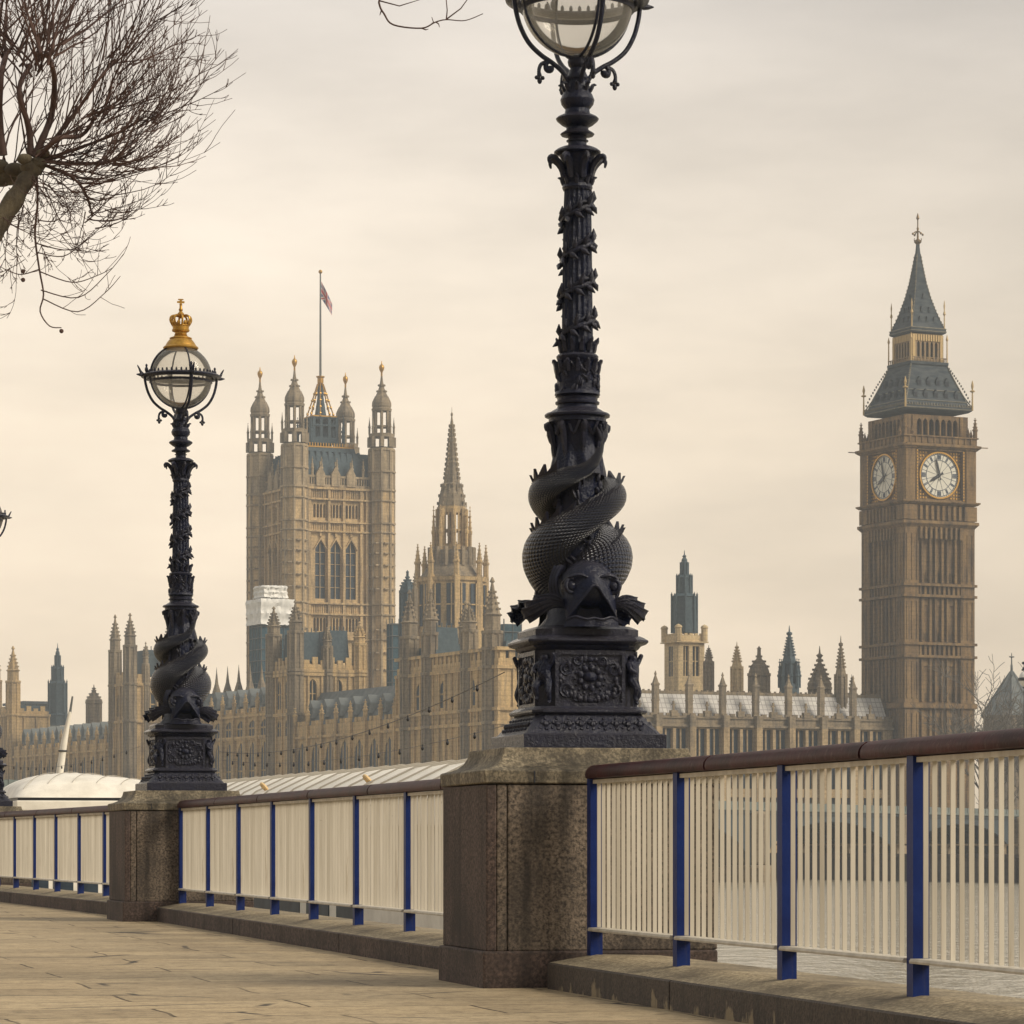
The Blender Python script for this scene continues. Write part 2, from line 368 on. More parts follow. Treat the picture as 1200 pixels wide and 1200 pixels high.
hh = nmix(t, .5, br.outputs['Fac'], nnoise(t, v, 18, 5, .7)); inv = t.nodes.new('ShaderNodeInvert'); t.links.new(hh, inv.inputs[1])
nbump(t, inv.outputs[0], b, .6, .012); M['paving'] = m
# river
m, t, b = nodes_mat('river_water'); v = ncoord(t, (1, .45, 1))
b.inputs['Base Color'].default_value = (.40, .36, .27, 1); b.inputs['Roughness'].default_value = .13; b.inputs['IOR'].default_value = 1.33
n1 = nbump(t, nnoise(t, v, .8, 4, .6), b, 1., .30); nbump(t, nnoise(t, v, 2.2, 3, .6), b, .9, .03, n1)
M['water'] = m
M['bark'] = simple('plane_bark', (.045, .035, .025), (.13, .105, .065), .9, sc=7, bump=.6, stretch=(1, 1, .6))
M['twig'] = simple('red_brown_twig', (.05, .024, .019), (.10, .054, .04), .75, sc=3)
M['far_twig'] = simple('grey_brown_twig', (.10, .085, .07), (.16, .135, .105), .85, sc=1)
M['earth'] = simple('far_ground', (.11, .10, .075), (.16, .15, .11), .95, sc=.1)
M['wall_dark'] = stone_mat('river_wall_stone', (.10, .085, .075), (.15, .125, .10), (.035, .04, .05))
M['beige'] = simple('cast_iron_grey', (.12, .125, .12), None, .6)
# flag: crossed bands worked out from the cloth's own UV
m, t, b = nodes_mat('flag_cloth'); tcn = t.nodes.new('ShaderNodeTexCoord'); sx = t.nodes.new('ShaderNodeSeparateXYZ'); t.links.new(tcn.outputs['UV'], sx.inputs[0])
a_ = mth('SUBTRACT', sx.outputs[0], .5); b_ = mth('SUBTRACT', sx.outputs[1], .5)
diag = mth('MINIMUM', mth('ABSOLUTE', mth('SUBTRACT', a_, b_), None), mth('ABSOLUTE', mth('ADD', a_, b_), None))
crs = mth('MINIMUM', mth('ABSOLUTE', a_, None), mth('MULTIPLY', mth('ABSOLUTE', b_, None), .6))
c = nmix(t, mth('LESS_THAN', diag, .11), (.02, .03, .16), (.6, .55, .5)); c = nmix(t, mth('LESS_THAN', diag, .045), c, (.4, .02, .03))
c = nmix(t, mth('LESS_THAN', crs, .10), c, (.6, .55, .5)); c = nmix(t, mth('LESS_THAN', crs, .065), c, (.4, .02, .03))
t.links.new(c, b.inputs['Base Color']); M['flag'] = m

# ---------------------------------------------------------------- the embankment: ground, water, walls
def kx(x): return (x - 600) / F
def WX(x, Y): return kx(x) * Y
def WZ(y, Y): return EYE + (HZ - y) * Y / F
def catmull(pts, k=6):
    P = [pts[0]] + list(pts) + [pts[-1]]; out = []
    for i in range(1, len(P) - 2):
        for j in range(k):
            t = j / k; a, b_, c_, d = P[i - 1], P[i], P[i + 1], P[i + 2]
            out.append(tuple(.5 * (2 * b_[q] + (c_[q] - a[q]) * t + (2 * a[q] - 5 * b_[q] + 4 * c_[q] - d[q]) * t * t + (3 * b_[q] - a[q] - 3 * c_[q] + d[q]) * t ** 3) for q in range(len(a))))
    out.append(tuple(pts[-1])); return out

# fence line, corner by corner (x, y): nearest end, pier faces, far end
PF = [(2.57, 8.9), (.43, 18.0), (.158, 19.2), (-3.213, 33.24), (-3.49, 34.3), (-7.43, 47.75), (-7.75, 48.8)]
PIERS = [((-.135, 18.0), radians(13.2)), ((-3.755, 33.1), radians(14.6)), ((-7.965, 47.59), radians(16.8))]

mb = MB(); edge = [(6.9, -9.5)] + PF + [(-20, 89), (-60, 190)]
mb.add([(x, y, 0) for x, y in edge] + [(-500, y, 0) for x, y in edge], [(i, i + 1, len(edge) + i + 1, len(edge) + i) for i in range(len(edge) - 1)])
tag(mb.build('pavement', M['paving'], smooth=0), kind='structure')

def wall_run(P0, P1, label, front='kerb_front'):
    d = Vector((P1[0] - P0[0], P1[1] - P0[1], 0)); L = d.length; d.normalize(); r = Vector((d.y, -d.x, 0))
    o = thing('embankment_wall', label, 'low wall', (P0[0], P0[1], 0), atan2(-d.x, d.y), 'low granite walls under the railings')
    n = max(1, round(L / 2.4)); k = MB()
    for i in range(n):
        a, b_ = L * i / n + .003, L * (i + 1) / n - .003
        pr = [(-.25, -.3), (-.252 + .006 * random.random(), .13), (-.238, .138), (0, .18), (.36, .172), (.36, -.3)]
        vs = [(x, a, z) for x, z in pr] + [(x, b_, z) for x, z in pr]
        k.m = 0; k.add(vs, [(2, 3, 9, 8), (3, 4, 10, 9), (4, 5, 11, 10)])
        k.m = 1; k.add(vs, [(0, 1, 7, 6), (1, 2, 8, 7), (0, 5, 4, 3, 2, 1), (6, 7, 8, 9, 10, 11)])  # front coloured darker for dirt and for the shade on the walk side
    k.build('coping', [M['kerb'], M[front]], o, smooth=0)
    k = MB(); k.box(.02, .33, 0, L, -5.5, -.3); k.build('river_face', M['granite_dark'], o, smooth=0)
    return o
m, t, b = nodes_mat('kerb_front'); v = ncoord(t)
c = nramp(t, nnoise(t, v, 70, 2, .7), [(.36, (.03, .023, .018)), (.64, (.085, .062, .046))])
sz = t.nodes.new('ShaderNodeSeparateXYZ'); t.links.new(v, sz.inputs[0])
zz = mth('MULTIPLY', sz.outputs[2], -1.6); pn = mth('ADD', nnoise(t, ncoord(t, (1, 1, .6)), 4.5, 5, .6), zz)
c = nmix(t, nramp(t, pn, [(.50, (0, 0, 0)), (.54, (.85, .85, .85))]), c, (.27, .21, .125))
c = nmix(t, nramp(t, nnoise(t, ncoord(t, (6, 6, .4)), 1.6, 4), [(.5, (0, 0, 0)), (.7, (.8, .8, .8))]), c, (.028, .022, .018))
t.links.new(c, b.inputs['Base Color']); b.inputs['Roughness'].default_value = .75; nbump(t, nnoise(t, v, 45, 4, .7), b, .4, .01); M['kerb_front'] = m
wall_run(PF[0], PF[1], 'low granite wall nearest the camera, right of the big pier, dark face with pale patches')
wall_run(PF[2], PF[3], 'long low granite wall between the two nearest lamp piers', 'granite_dark')
wall_run(PF[4], PF[5], 'low granite wall left of the second pier, farthest along the path', 'granite_dark')

def pier(A, ang, label):
    o = thing('lamp_pier', label, 'stone pier', (A[0], A[1], 0), ang, 'stone piers that carry the lamps')
    W_, D_ = 1.27, 1.10
    k = MB(); k.box(-.022, W_ - .003, -.022, D_ + .02, -.05, .195); k.build('plinth', M['granite_dark'], o, smooth=0, bevel=.012)
    k = MB()
    k.m = 1; k.box(0, .055, 0, D_, .195, 1.075)                     # the walk side's shade is put into a darker colour
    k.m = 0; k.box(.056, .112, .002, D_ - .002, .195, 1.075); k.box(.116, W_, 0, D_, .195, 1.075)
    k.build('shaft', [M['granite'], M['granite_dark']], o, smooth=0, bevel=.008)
    k = MB(); k.box(.74, W_ - .004, .004, D_ - .004, -5.5, -.05); k.build('river_footing', M['granite_dark'], o, smooth=0)
    k = MB()
    pr = [(.0, 1.08), (.012, 1.082), (.014, 1.148), (.0, 1.155), (-.035, 1.162), (-.07, 1.178), (-.095, 1.20), (-.115, 1.235), (-.125, 1.275)]
    def ring(e, z, x0, x1): return [(x0 - e, -e, z), (x1 + e, -e, z), (x1 + e, D_ + e, z), (x0 - e, D_ + e, z)]
    k.loft([ring(e, z, 0, W_) for e, z in pr])
    k.build('cap', M['granite_cap'], o, smooth=50, bevel=.006)
    k = MB()
    for zz_ in (1.09, 1.11, 1.13): k.box(.255, .262, -.0165, -.010, zz_, zz_ + .012)
    k.box(.256, .261, -.0155, .02, 1.083, 1.147); k.build('joint', M['opening'], o, smooth=0)
    return o
pier(*PIERS[0], 'big brown granite pier in the foreground carrying the tallest lamp')
pier(*PIERS[1], 'middle granite pier with dark shaded side carrying the lamp with the gold crown')
pier(*PIERS[2], 'farthest granite pier at the left edge of the picture')

mb = MB(); mb.add([(-500, -150, -3.5), (500, -150, -3.5), (500, 1240, -3.5), (-500, 1240, -3.5)], [(0, 1, 2, 3)])
tag(mb.build('river', M['water'], smooth=0), kind='structure')

# ---------------------------------------------------------------- railings
def railing(P0, P1, n, label, rail0=0., rail1=0.):
    """P0 near end, P1 far end, n panels"""
    d = Vector((P1[0] - P0[0], P1[1] - P0[1], 0)); L = d.length
    o = thing('railing', label, 'railing', (P0[0], P0[1], .18), atan2(-d.x, d.y), 'railings between the stone piers')
    k = MB()                       # handrail: flat below, domed above
    pr = [(-.05, .926), (-.054, .942), (-.051, .960), (-.04, .978), (-.02, .992), (0, .996), (.02, .992), (.04, .978), (.051, .960), (.054, .942), (.05, .926), (0, .92)]
    nj = max(2, round(L / 2.6))
    for i in range(nj):
        a, b_ = L * i / nj + (.002 if i else -rail0), L * (i + 1) / nj - (.002 if i < nj - 1 else -rail1)
        rings = [[(x * s_, yy, .965 + (z - .965) * s_) for x, z in pr] for yy, s_ in ((a, .90), (a + .02, 1), (b_ - .02, 1), (b_, .90))]
        if i: rings = [[(x * 1.02, yy, z) for x, z in pr] for yy in (a,)] + rings[1:]
        k.loft(rings)
    k.build('handrail', M['rail'], o, smooth=40)
    pm = MB(); pm.box(-.033, .033, -.036, .036, -.01, .925); pme = pm.mesh('post', M['blue_paint'], 0)
    pitch = L / n
    qms = []; rq = random.Random(int(L * 100)); ns = 16
    for var in range(4):
        q = MB()
        for i in range(ns):                                   # flat bars, none of them quite true
            y = .036 + (pitch - .072) * (i + .5) / ns + rq.gauss(0, .0025); R = Matrix.Rotation(rq.gauss(0, .05), 4, 'Z'); dy = rq.gauss(0, .003)
            q.box(-.0098, .0098, -.003, .003, .145, .90, lambda x, yy, z: ((R @ Vector((x, yy, 0))).x, y + (R @ Vector((x, yy, 0))).y + dy * (z - .145), z))
        q.box(-.02, .02, .036, pitch - .036, .898, .918)
        qms.append(q.mesh('slat_panel', M['cream_paint'], 0))
    bm_ = MB(); bm_.loft([[(x, y, z) for x, z in ((-.048, .124), (-.05, .132), (-.044, .142), (.044, .142), (.05, .132), (.048, .122))] for y in (.0365, pitch - .0365)]); bme = bm_.mesh('bottom_rail', M['cream_paint'], 0)
    for i in range(n + 1): part('post', pme, o, (0, i * pitch, 0))
    for i in range(n):
        p_ = part('slat_panel', qms[i % 4], o, (0, i * pitch, 0))
        br_ = part('bottom_rail', bme, p_)
    return o
railing((1.943, 11.57), (.436, 17.97), 4, 'nearest cream slatted railing with navy posts, right of the big pier', 1.0, 0.02)
railing((.158, 19.23), (-3.205, 33.20), 8, 'long cream slatted railing with navy posts between the two nearest piers')
railing((-3.50, 34.33), (-7.43, 47.72), 8, 'farthest cream slatted railing with navy posts, left of the second pier')

# ---------------------------------------------------------------- the lamp with the two fishes
PX = 1 / 214.0
def lamp_builder():
    o = thing('street_lamp', None, 'street lamp')
    I = M['iron']
    # base slab and flared foot
    k = MB(); k.sq([(.395, 0), (.395, .072), (.385, .078)]); k.sq([(.372, .078, .02), (.362, .092, .02), (.345, .115, .03), (.322, .145, .04), (.305, .17, .045), (.297, .186, .05)])
    k.sq([(.312, .186, .05), (.32, .195, .05), (.32, .206, .05), (.305, .216, .05), (.298, .226, .05)])
    for s_ in range(4):
        R = Matrix.Rotation(s_ * pi / 2, 4, 'Z')
        for i in range(9):                                   # frieze of shells on the flare
            x = -.26 + .065 * i
            for dx, dz, r_ in ((0, .004, .02), (-.02, .012, .012), (.02, .012, .012), (0, -.022, .012), (-.0325, -.016, .009), (0, .034, .009)):
                p = R @ Vector((x + dx, -.338 + .7 * dz, .123 + dz)); k.ball(p, r_, 6, 4)
    k.build('foot', I, o, smooth=30)
    # die with corner strips, panel frames and relief
    k = MB(); k.sq([(.275, .226, .085), (.275, .53, .085)])
    for s_ in range(4):
        R = Matrix.Rotation(s_ * pi / 2, 4, 'Z'); xf = lambda x, y, z: tuple(R @ Vector((x, y, z)))
        k.box(-.195, .195, -.287, -.275, .226, .245, xf); k.box(-.195, .195, -.287, -.275, .505, .53, xf)
        k.box(-.195, -.175, -.287, -.275, .245, .505, xf); k.box(.175, .195, -.287, -.275, .245, .505, xf)
    k.build('pedestal', I, o, smooth=30)
    for s_ in range(4):                                      # medallion with scrolls on each face
        k = MB(); R = Matrix.Rotation(s_ * pi / 2, 4, 'Z'); Q = Matrix.Rotation(pi / 2, 4, 'X')
        k.ball((0, -.275, .385), (.042, .028, .03), 12, 8)
        for j in range(9): a = j * 2 * pi / 9; k.ball((.056 * cos(a), -.277, .38 + .056 * sin(a)), (.02, .014, .02), 7, 5)
        for j in range(16): a = j * 2 * pi / 16; k.ball((.083 * cos(a), -.276, .375 + .083 * sin(a)), (.009, .009, .009), 5, 4)
        for sg in (-1, 1):
            for (cx, cz, r0, tw) in ((.132, .425, .042, 1), (.134, .318, .044, -1), (.07, .475, .026, -1), (.075, .275, .026, 1)):
                pts = []
                for j in range(22):
                    a = j / 21 * 3.6 * pi; r_ = r0 * (1 - j / 26)
                    pts.append((sg * (cx - r_ * cos(a)), -.279, cz + tw * r_ * sin(a)))
                k.tube(pts, [.009 * (1 - j / 40) for j in range(22)], 5)
            for j in range(16):
                a = rnd.uniform(0, 2 * pi); q_ = rnd.uniform(.09, .18)
                k.ball((sg * min(.165, abs(q_ * cos(a)) + .02), -.277, .375 + .11 * sin(a)), (.016, .015, .022), 6, 4)
        for dz in (-.115, .105): k.ball((0, -.278, .375 + dz), (.022, .016, .016), 8, 5); k.ball((.03, -.277, .375 + dz), (.016, .012, .012), 6, 4); k.ball((-.03, -.277, .375 + dz), (.016, .012, .012), 6, 4)
        k.v = [tuple(R @ Vector(p)) for p in k.v]
        k.build('medallion', I, o, smooth=60)
    for s_ in range(4):                                      # small cherub at each corner: one skinned body
        pts = [(0, 0, .155), (0, -.012, .20), (0, -.01, .238), (0, -.012, .262), (0, -.018, .288),
               (-.04, -.012, .232), (-.058, -.035, .20), (-.03, -.06, .185), (.04, -.012, .232), (.06, -.02, .262), (.066, -.035, .295),
               (-.024, -.02, .14), (-.034, -.062, .105), (-.026, -.04, .05), (-.028, -.06, .035), (.024, -.012, .135), (.034, -.035, .08), (.03, -.012, .03), (.032, -.035, .02)]
        ed = [(0, 1), (1, 2), (2, 3), (3, 4), (2, 5), (5, 6), (6, 7), (2, 8), (8, 9), (9, 10), (0, 11), (11, 12), (12, 13), (13, 14), (0, 15), (15, 16), (16, 17), (17, 18)]
        rad = [.034, .036, .032, .017, .034, .019, .015, .011, .019, .015, .012, .026, .021, .014, .013, .026, .02, .014, .013]
        me = bpy.data.meshes.new('cherub'); me.from_pydata(pts, ed, []); c_ = part('corner_figure', me, o)
        me.materials.append(I)
        sk = c_.modifiers.new('skin', 'SKIN'); sb = c_.modifiers.new('sub', 'SUBSURF'); sb.levels = sb.render_levels = 1
        if not me.skin_vertices: me.attributes  # layer comes with the modifier
        for i, sv in enumerate(me.skin_vertices[0].data): sv.radius = (rad[i], rad[i]); sv.use_root = (i == 0)
        a = pi / 4 + s_ * pi / 2; c_.location = (.335 * sin(a), -.335 * cos(a), .222); c_.rotation_euler = (0, 0, a)
    # cornice and plinth under the fishes
    k = MB(); k.sq([(.278, .53, .085), (.29, .54, .085), (.30, .556, .085), (.325, .566, .09), (.335, .578, .09), (.335, .588, .09), (.312, .604, .085), (.295, .612, .08)])
    k.sq([(.287, .612, .075), (.287, .645, .075), (.27, .655, .075), (.25, .665, .075)]); k.build('cornice', I, o, smooth=30)
    # core column behind the fishes
    k = MB(); k.lathe([(.22, .66), (.17, .72), (.14, .9), (.12, 1.1), (.115, 1.3), (.115, 1.45), (.118, 1.55), (.122, 1.66), (.13, 1.74), (.145, 1.785), (.15, 1.79)], 32)
    for i in range(110):                                      # weed and cloth wrapped round the column between the fishes
        a = rnd.uniform(0, 2 * pi); z = rnd.uniform(.95, 1.52); Q = Matrix.Rotation(a, 4, 'Z') @ Matrix.Rotation(rnd.uniform(-1.2, 1.2), 4, 'X')
        rr_ = .122 + .02 * max(0, (1.3 - z) / .35); k.ball((rr_ * cos(a), rr_ * sin(a), z), (.018, .013, .036), 6, 5, Q)
    fold = lambda a, z: 1 + .10 * sin(5 * a + z * 9) * max(0, (1.74 - z) / .25) + .05 * sin(11 * a)
    k.lathe([(.15, 1.50), (.148, 1.53), (.14, 1.58), (.128, 1.63), (.112, 1.69), (.10, 1.74)], 60, fl=fold)
    k.build('core', I, o, smooth=50)
    # two entwined fishes
    tab = [(270, .175, .84, .12), (292, .17, .94, .142), (325, .165, 1.02, .143), (360, .165, 1.085, .134), (405, .172, 1.165, .108), (450, .178, 1.248, .086), (495, .19, 1.335, .077), (540, .192, 1.41, .076), (585, .172, 1.465, .060), (630, .148, 1.515, .040), (660, .135, 1.575, .032), (688, .128, 1.66, .024)]
    st = catmull(tab, 7)
    for fi in range(2):
        off = 180 * fi
        fb = MB(); P = [(r_ * cos(radians(a + off)), r_ * sin(radians(a + off)), z) for a, r_, z, q in st]
        fb.tube(P, [q for *_, q in st], 24, uvm=True); fish = fb.build('fish', M['scales'], o, smooth=70)
        R = Matrix.Rotation(radians(off), 4, 'Z')
        # head, brow, eyes, open mouth
        k = MB()
        k.ball((0, -.235, .885), (.152, .135, .135), 20, 14)
        arch = catmull([(-.142, -.312, .690), (-.108, -.348, .745), (-.058, -.372, .812), (0, -.385, .872), (.058, -.372, .812), (.108, -.348, .745), (.142, -.312, .690)], 4)
        low = catmull([(.142, -.312, .690), (.10, -.352, .705), (.045, -.372, .69), (0, -.368, .698), (-.045, -.372, .69), (-.10, -.352, .705), (-.142, -.312, .690)], 4)
        # upper snout: from the head ball to the lip
        n = len(arch); rings = []
        for t_ in (0, .35, .7, 1):
            ring = []
            for j, p in enumerate(arch):
                a = pi - pi * j / (n - 1); q = Vector((.145 * cos(a), -.262 - .02 * sin(a), .80 + .165 * sin(a)))
                bul = .03 * sin(pi * t_) * sin(a)
                v_ = q.lerp(Vector(p), t_); ring.append((v_.x, v_.y - bul, v_.z + bul))
            rings.append(ring)
        vs = [p for r_ in rings for p in r_]; k.add(vs, [(i * n + j, i * n + j + 1, (i + 1) * n + j + 1, (i + 1) * n + j) for i in range(3) for j in range(n - 1)])
        inner = [(p[0] * .62, -.262, .70 + (p[2] - .70) * .72) for p in arch]       # roof of the mouth
        k.add([p for p in arch] + inner, [(j, j + 1, n + j + 1, n + j) for j in range(n - 1)])
        k.add(inner + [(0, -.25, .69)], [(j, j + 1, n) for j in range(n - 1)])
        k.tube(arch, [.006 + .003 * sin(pi * j / (n - 1)) for j in range(n)], 7); k.tube(low, .008, 7)
        ch = [(p[0] * 1.1, p[1] - .0, .652) for p in low]; k.add(list(low) + ch, [(j, j + 1, len(low) + j + 1, len(low) + j) for j in range(len(low) - 1)])
        k.add(list(low) + [(p[0] * .5, -.26, .675) for p in low], [(j, j + 1, len(low) + j + 1, len(low) + j) for j in range(len(low) - 1)])
        for sg in (-1, 1):
            k.ball((sg * .118, -.325, .872), (.026, .024, .027), 12, 8)
            Q = Matrix.Rotation(sg * radians(-22), 4, 'Z') @ Matrix.Rotation(pi / 2, 4, 'X'); k.torus((sg * .116, -.322, .873), .036, .0125, 16, 7, Q)
            k.tube(catmull([(sg * .03, -.36, .915), (sg * .08, -.362, .93), (sg * .13, -.33, .918), (sg * .158, -.28, .885)], 4), [.005 + .006 * sin(pi * j / 12) for j in range(13)], 6)
            for j in range(3):                               # gill folds
                k.tube(catmull([(sg * (.135 + .012 * j), -.20 + .03 * j, .99), (sg * (.172 + .008 * j), -.215 + .03 * j, .92), (sg * (.165 + .01 * j), -.22 + .03 * j, .84), (sg * .13, -.23 + .03 * j, .77)], 4), .011, 5)
        k.v = [tuple(R @ Vector(p)) for p in k.v]
        h_ = k.build('head', I, fish, smooth=60)
        # side fins: ribbed leaves spread over the plinth
        for sg in (-1, 1):
            k = MB(); nr, nl = 17, 8; top = []
            for i in range(nr):
                t_ = i / (nr - 1); a = radians(-52 + 60 * t_); row = []
                ln = .235 * (.72 + .28 * sin(pi * t_ * .9 + .3)) * (1 if i % 4 else 1.06)
                for j in range(nl):
                    s_ = j / (nl - 1); cor = .010 * cos(i * pi / 2) * s_
                    row.append(Vector((sg * (.11 + ln * s_ * cos(a * .5)), -.215 + .05 * s_ - .05 * sin(pi * s_) - .02 * t_, .745 + .02 * (1 - s_) + ln * s_ * sin(a) * .62 + .055 * sin(pi * s_) + .05 * s_ ** 4 + cor * 1.5)))
                top.append(row)
            vs = [tuple(p) for r_ in top for p in r_] + [(p.x, p.y + .026, p.z - .012) for r_ in top for p in r_]; N = nr * nl
            fs = [(i * nl + j, i * nl + j + 1, (i + 1) * nl + j + 1, (i + 1) * nl + j) for i in range(nr - 1) for j in range(nl - 1)]
            fs += [tuple(N + q for q in reversed(f)) for f in fs]
            rim = [i * nl + nl - 1 for i in range(nr)]; fs += [(rim[i], rim[i + 1], N + rim[i + 1], N + rim[i]) for i in range(nr - 1)]
            fs += [(j, j + 1, N + j + 1, N + j) for j in range(nl - 1)] + [((nr - 1) * nl + j, (nr - 1) * nl + j + 1, N + (nr - 1) * nl + j + 1, N + (nr - 1) * nl + j) for j in range(nl - 1)]
            k.add(vs, fs)
            for i in range(0, nr, 2): k.tube([tuple(top[i][j]) for j in range(nl)], [.009 - .006 * j / nl for j in range(nl)], 5)
            k.v = [tuple(R @ Vector(p)) for p in k.v]; k.build('side_fin', I, fish, smooth=50)
        # ragged back fin
        k = MB()
        for i in range(8, len(st) - 22, 3):
            a, r_, z, q = st[i]; a2, r2, z2, q2 = st[i + 3]
            def pt(aa, rr_, zz_, up): return ((rr_ + .5 * up) * cos(radians(aa + off)), (rr_ + .5 * up) * sin(radians(aa + off)), zz_ + up * .95)
            A_, B_ = pt(a, r_, z, q * .86), pt(a2, r2, z2, q2 * .86); tip = pt(a2 + 4, r2, z2 + .0, q2 * .93 + .045)
            nx = Vector((-sin(radians(a + off)), cos(radians(a + off)), 0)).cross(Vector((0, 0, 1))) * .014
            k.add([A_, B_, tip] + [tuple(Vector(p) + nx) for p in (A_, B_, tip)], [(0, 1, 2), (5, 4, 3), (0, 2, 5, 3), (2, 1, 4, 5), (0, 3, 4, 1)])
        k.build('back_fin', I, fish, smooth=0)
        # tail fin spread at the top of the column
        k = MB(); a0 = 688 + off
        for dz in range(7):
            da = -34 + 68 * dz / 6; L_ = .13 - .012 * abs(dz - 3)
            p = [(.122 * cos(radians(a0 + da * s_)), .122 * sin(radians(a0 + da * s_)), 1.66 + L_ * s_) for s_ in (0, .33, .66, 1)]
            p = [(x * (1 + .12 * i), y * (1 + .12 * i), z) for i, (x, y, z) in enumerate(p)]
            k.tube(p, [.016, .022, .018, .007], 6)
        k.build('tail_fin', I, fish, smooth=60)
    # vase and collar above the fishes
    k = MB()
    for i in range(8):
        a = i * pi / 4
        k.tube(catmull([(.125 * cos(a), .125 * sin(a), 1.60), (.138 * cos(a), .138 * sin(a), 1.69), (.155 * cos(a), .155 * sin(a), 1.76), (.172 * cos(a), .172 * sin(a), 1.77), (.168 * cos(a), .168 * sin(a), 1.74)], 3), [.012, .014, .016, .018, .019, .02, .02, .02, .019, .018, .017, .015, .012], 6)
        k.tube(catmull([(.13 * cos(a + .15), .13 * sin(a + .15), 1.79), (.138 * cos(a + .39), .138 * sin(a + .39), 1.72), (.145 * cos(a + .63), .145 * sin(a + .63), 1.79)], 4), .011, 5)
    k.lathe([(.15, 1.785), (.158, 1.79), (.158, 1.812), (.178, 1.82), (.18, 1.83), (.172, 1.838), (.15, 1.845), (.135, 1.855), (.112, 1.868), (.108, 1.885), (.12, 1.89), (.122, 1.90), (.11, 1.908), (.112, 1.925), (.122, 1.93)], 40)
    k.build('collar', I, o, smooth=35)
    # leafy drum
    k = MB(); k.lathe([(.108, 1.93), (.125, 1.94), (.122, 1.955), (.112, 1.965), (.112, 2.11), (.118, 2.12)], 40)
    for i in range(90):
        a = rnd.uniform(0, 2 * pi); z = rnd.uniform(1.955, 2.11); Q = Matrix.Rotation(a, 4, 'Z') @ Matrix.Rotation(rnd.uniform(-1, 1), 4, 'X')
        k.ball((.114 * cos(a), .114 * sin(a), z), (.012, .009, .026), 6, 4, Q)
    for i in range(14):
        a = i * 2 * pi / 14; k.tube(catmull([(.112 * cos(a), .112 * sin(a), 2.06), (.121 * cos(a), .121 * sin(a), 2.105), (.134 * cos(a), .134 * sin(a), 2.125), (.14 * cos(a), .14 * sin(a), 2.118)], 3), [.014, .016, .016, .014, .012, .011, .009, .007, .005, .003], 5)
    k.lathe([(.10, 2.12), (.112, 2.135), (.116, 2.15), (.108, 2.16), (.095, 2.165)], 40); k.build('leaf_drum', I, o, smooth=40)
    # fluted shaft with a winding garland
    k = MB(); flu = lambda a, z: 1 - .085 * abs(sin(9 * a))
    k.lathe([(.095, 2.165), (.09, 2.20), (.086, 2.24), (.078, 2.9), (.071, 3.09)], 108, fl=flu, cap=False); shaft = k.build('shaft', I, o, smooth=45)
    k = MB(); z0, z1, turns = 2.235, 3.06, 3.9; nn_ = 150; P = []
    for i in range(nn_):
        t_ = i / (nn_ - 1); a = turns * 2 * pi * t_ + 2.4; r_ = .088 - .015 * t_ + .004; P.append((r_ * cos(a), r_ * sin(a), z0 + (z1 - z0) * t_))
    k.tube(P, .0135, 6); k.tube([(x * 1.03, y * 1.03, z + .022 + .012 * sin(i * .5)) for i, (x, y, z) in enumerate(P)], .009, 5)
    for i in range(2, nn_ - 2, 2):
        p = Vector(P[i]); tn = (Vector(P[i + 1]) - Vector(P[i - 1])).normalized(); ra = Vector((p.x, p.y, 0)).normalized(); up = tn.cross(ra).normalized()
        sg = 1 if (i // 2) % 2 else -1; rise = .028 if i % 10 == 2 else .010
        tip = p + up * sg * .06 + tn * .035 + ra * rise * 1.25; mid = p + up * sg * .028 + tn * .014 + ra * .012
        k.tube([tuple(p), tuple(mid), tuple(tip)], [.008, .0175, .003], 6)
    for i in range(12):
        a = i * pi / 6; k.tube(catmull([(.09 * cos(a), .09 * sin(a), 2.175), (.1 * cos(a), .1 * sin(a), 2.22), (.114 * cos(a), .114 * sin(a), 2.235), (.12 * cos(a), .12 * sin(a), 2.25)], 2), [.014, .016, .014, .012, .01, .007, .003], 5)
    k.build('garland', I, shaft, smooth=60)
    # capital and turned neck
    k = MB(); k.lathe([(.078, 3.06), (.084, 3.075), (.08, 3.09), (.07, 3.10), (.072, 3.16), (.082, 3.22), (.10, 3.25), (.118, 3.258), (.128, 3.265), (.128, 3.272), (.112, 3.285), (.09, 3.295), (.052, 3.30), (.05, 3.325), (.06, 3.328), (.06, 3.334), (.048, 3.338), (.055, 3.352), (.088, 3.36), (.094, 3.368), (.085, 3.376), (.062, 3.39), (.06, 3.405), (.085, 3.418), (.112, 3.44), (.118, 3.452), (.108, 3.462), (.07, 3.48), (.066, 3.505), (.072, 3.51), (.088, 3.53), (.094, 3.555), (.082, 3.585), (.07, 3.60), (.062, 3.62), (.058, 3.66), (.064, 3.67), (.05, 3.70), (.03, 3.75)], 36)
    for i in range(8):
        a = i * pi / 4 + .1
        k.tube(catmull([(.078 * cos(a), .078 * sin(a), 3.12), (.095 * cos(a), .095 * sin(a), 3.19), (.14 * cos(a), .14 * sin(a), 3.235), (.165 * cos(a), .165 * sin(a), 3.225), (.16 * cos(a), .16 * sin(a), 3.195)], 3), [.014, .017, .018, .02, .02, .019, .018, .016, .014, .012, .010, .008, .006], 6)
        a += pi / 8; k.tube(catmull([(.076 * cos(a), .076 * sin(a), 3.09), (.088 * cos(a), .088 * sin(a), 3.125), (.108 * cos(a), .108 * sin(a), 3.13)], 3), [.01, .012, .013, .011, .009, .006, .003], 5)
        k.tube(catmull([(.068 * cos(a), .068 * sin(a), 3.60), (.085 * cos(a), .085 * sin(a), 3.635), (.105 * cos(a), .105 * sin(a), 3.635)], 3), [.011, .012, .013, .011, .009, .006, .003], 5)
    k.build('capital', I, o, smooth=35)
    # globe cradle: ring, crest, four arms with scrolls
    GZ, GR = 4.10, .308
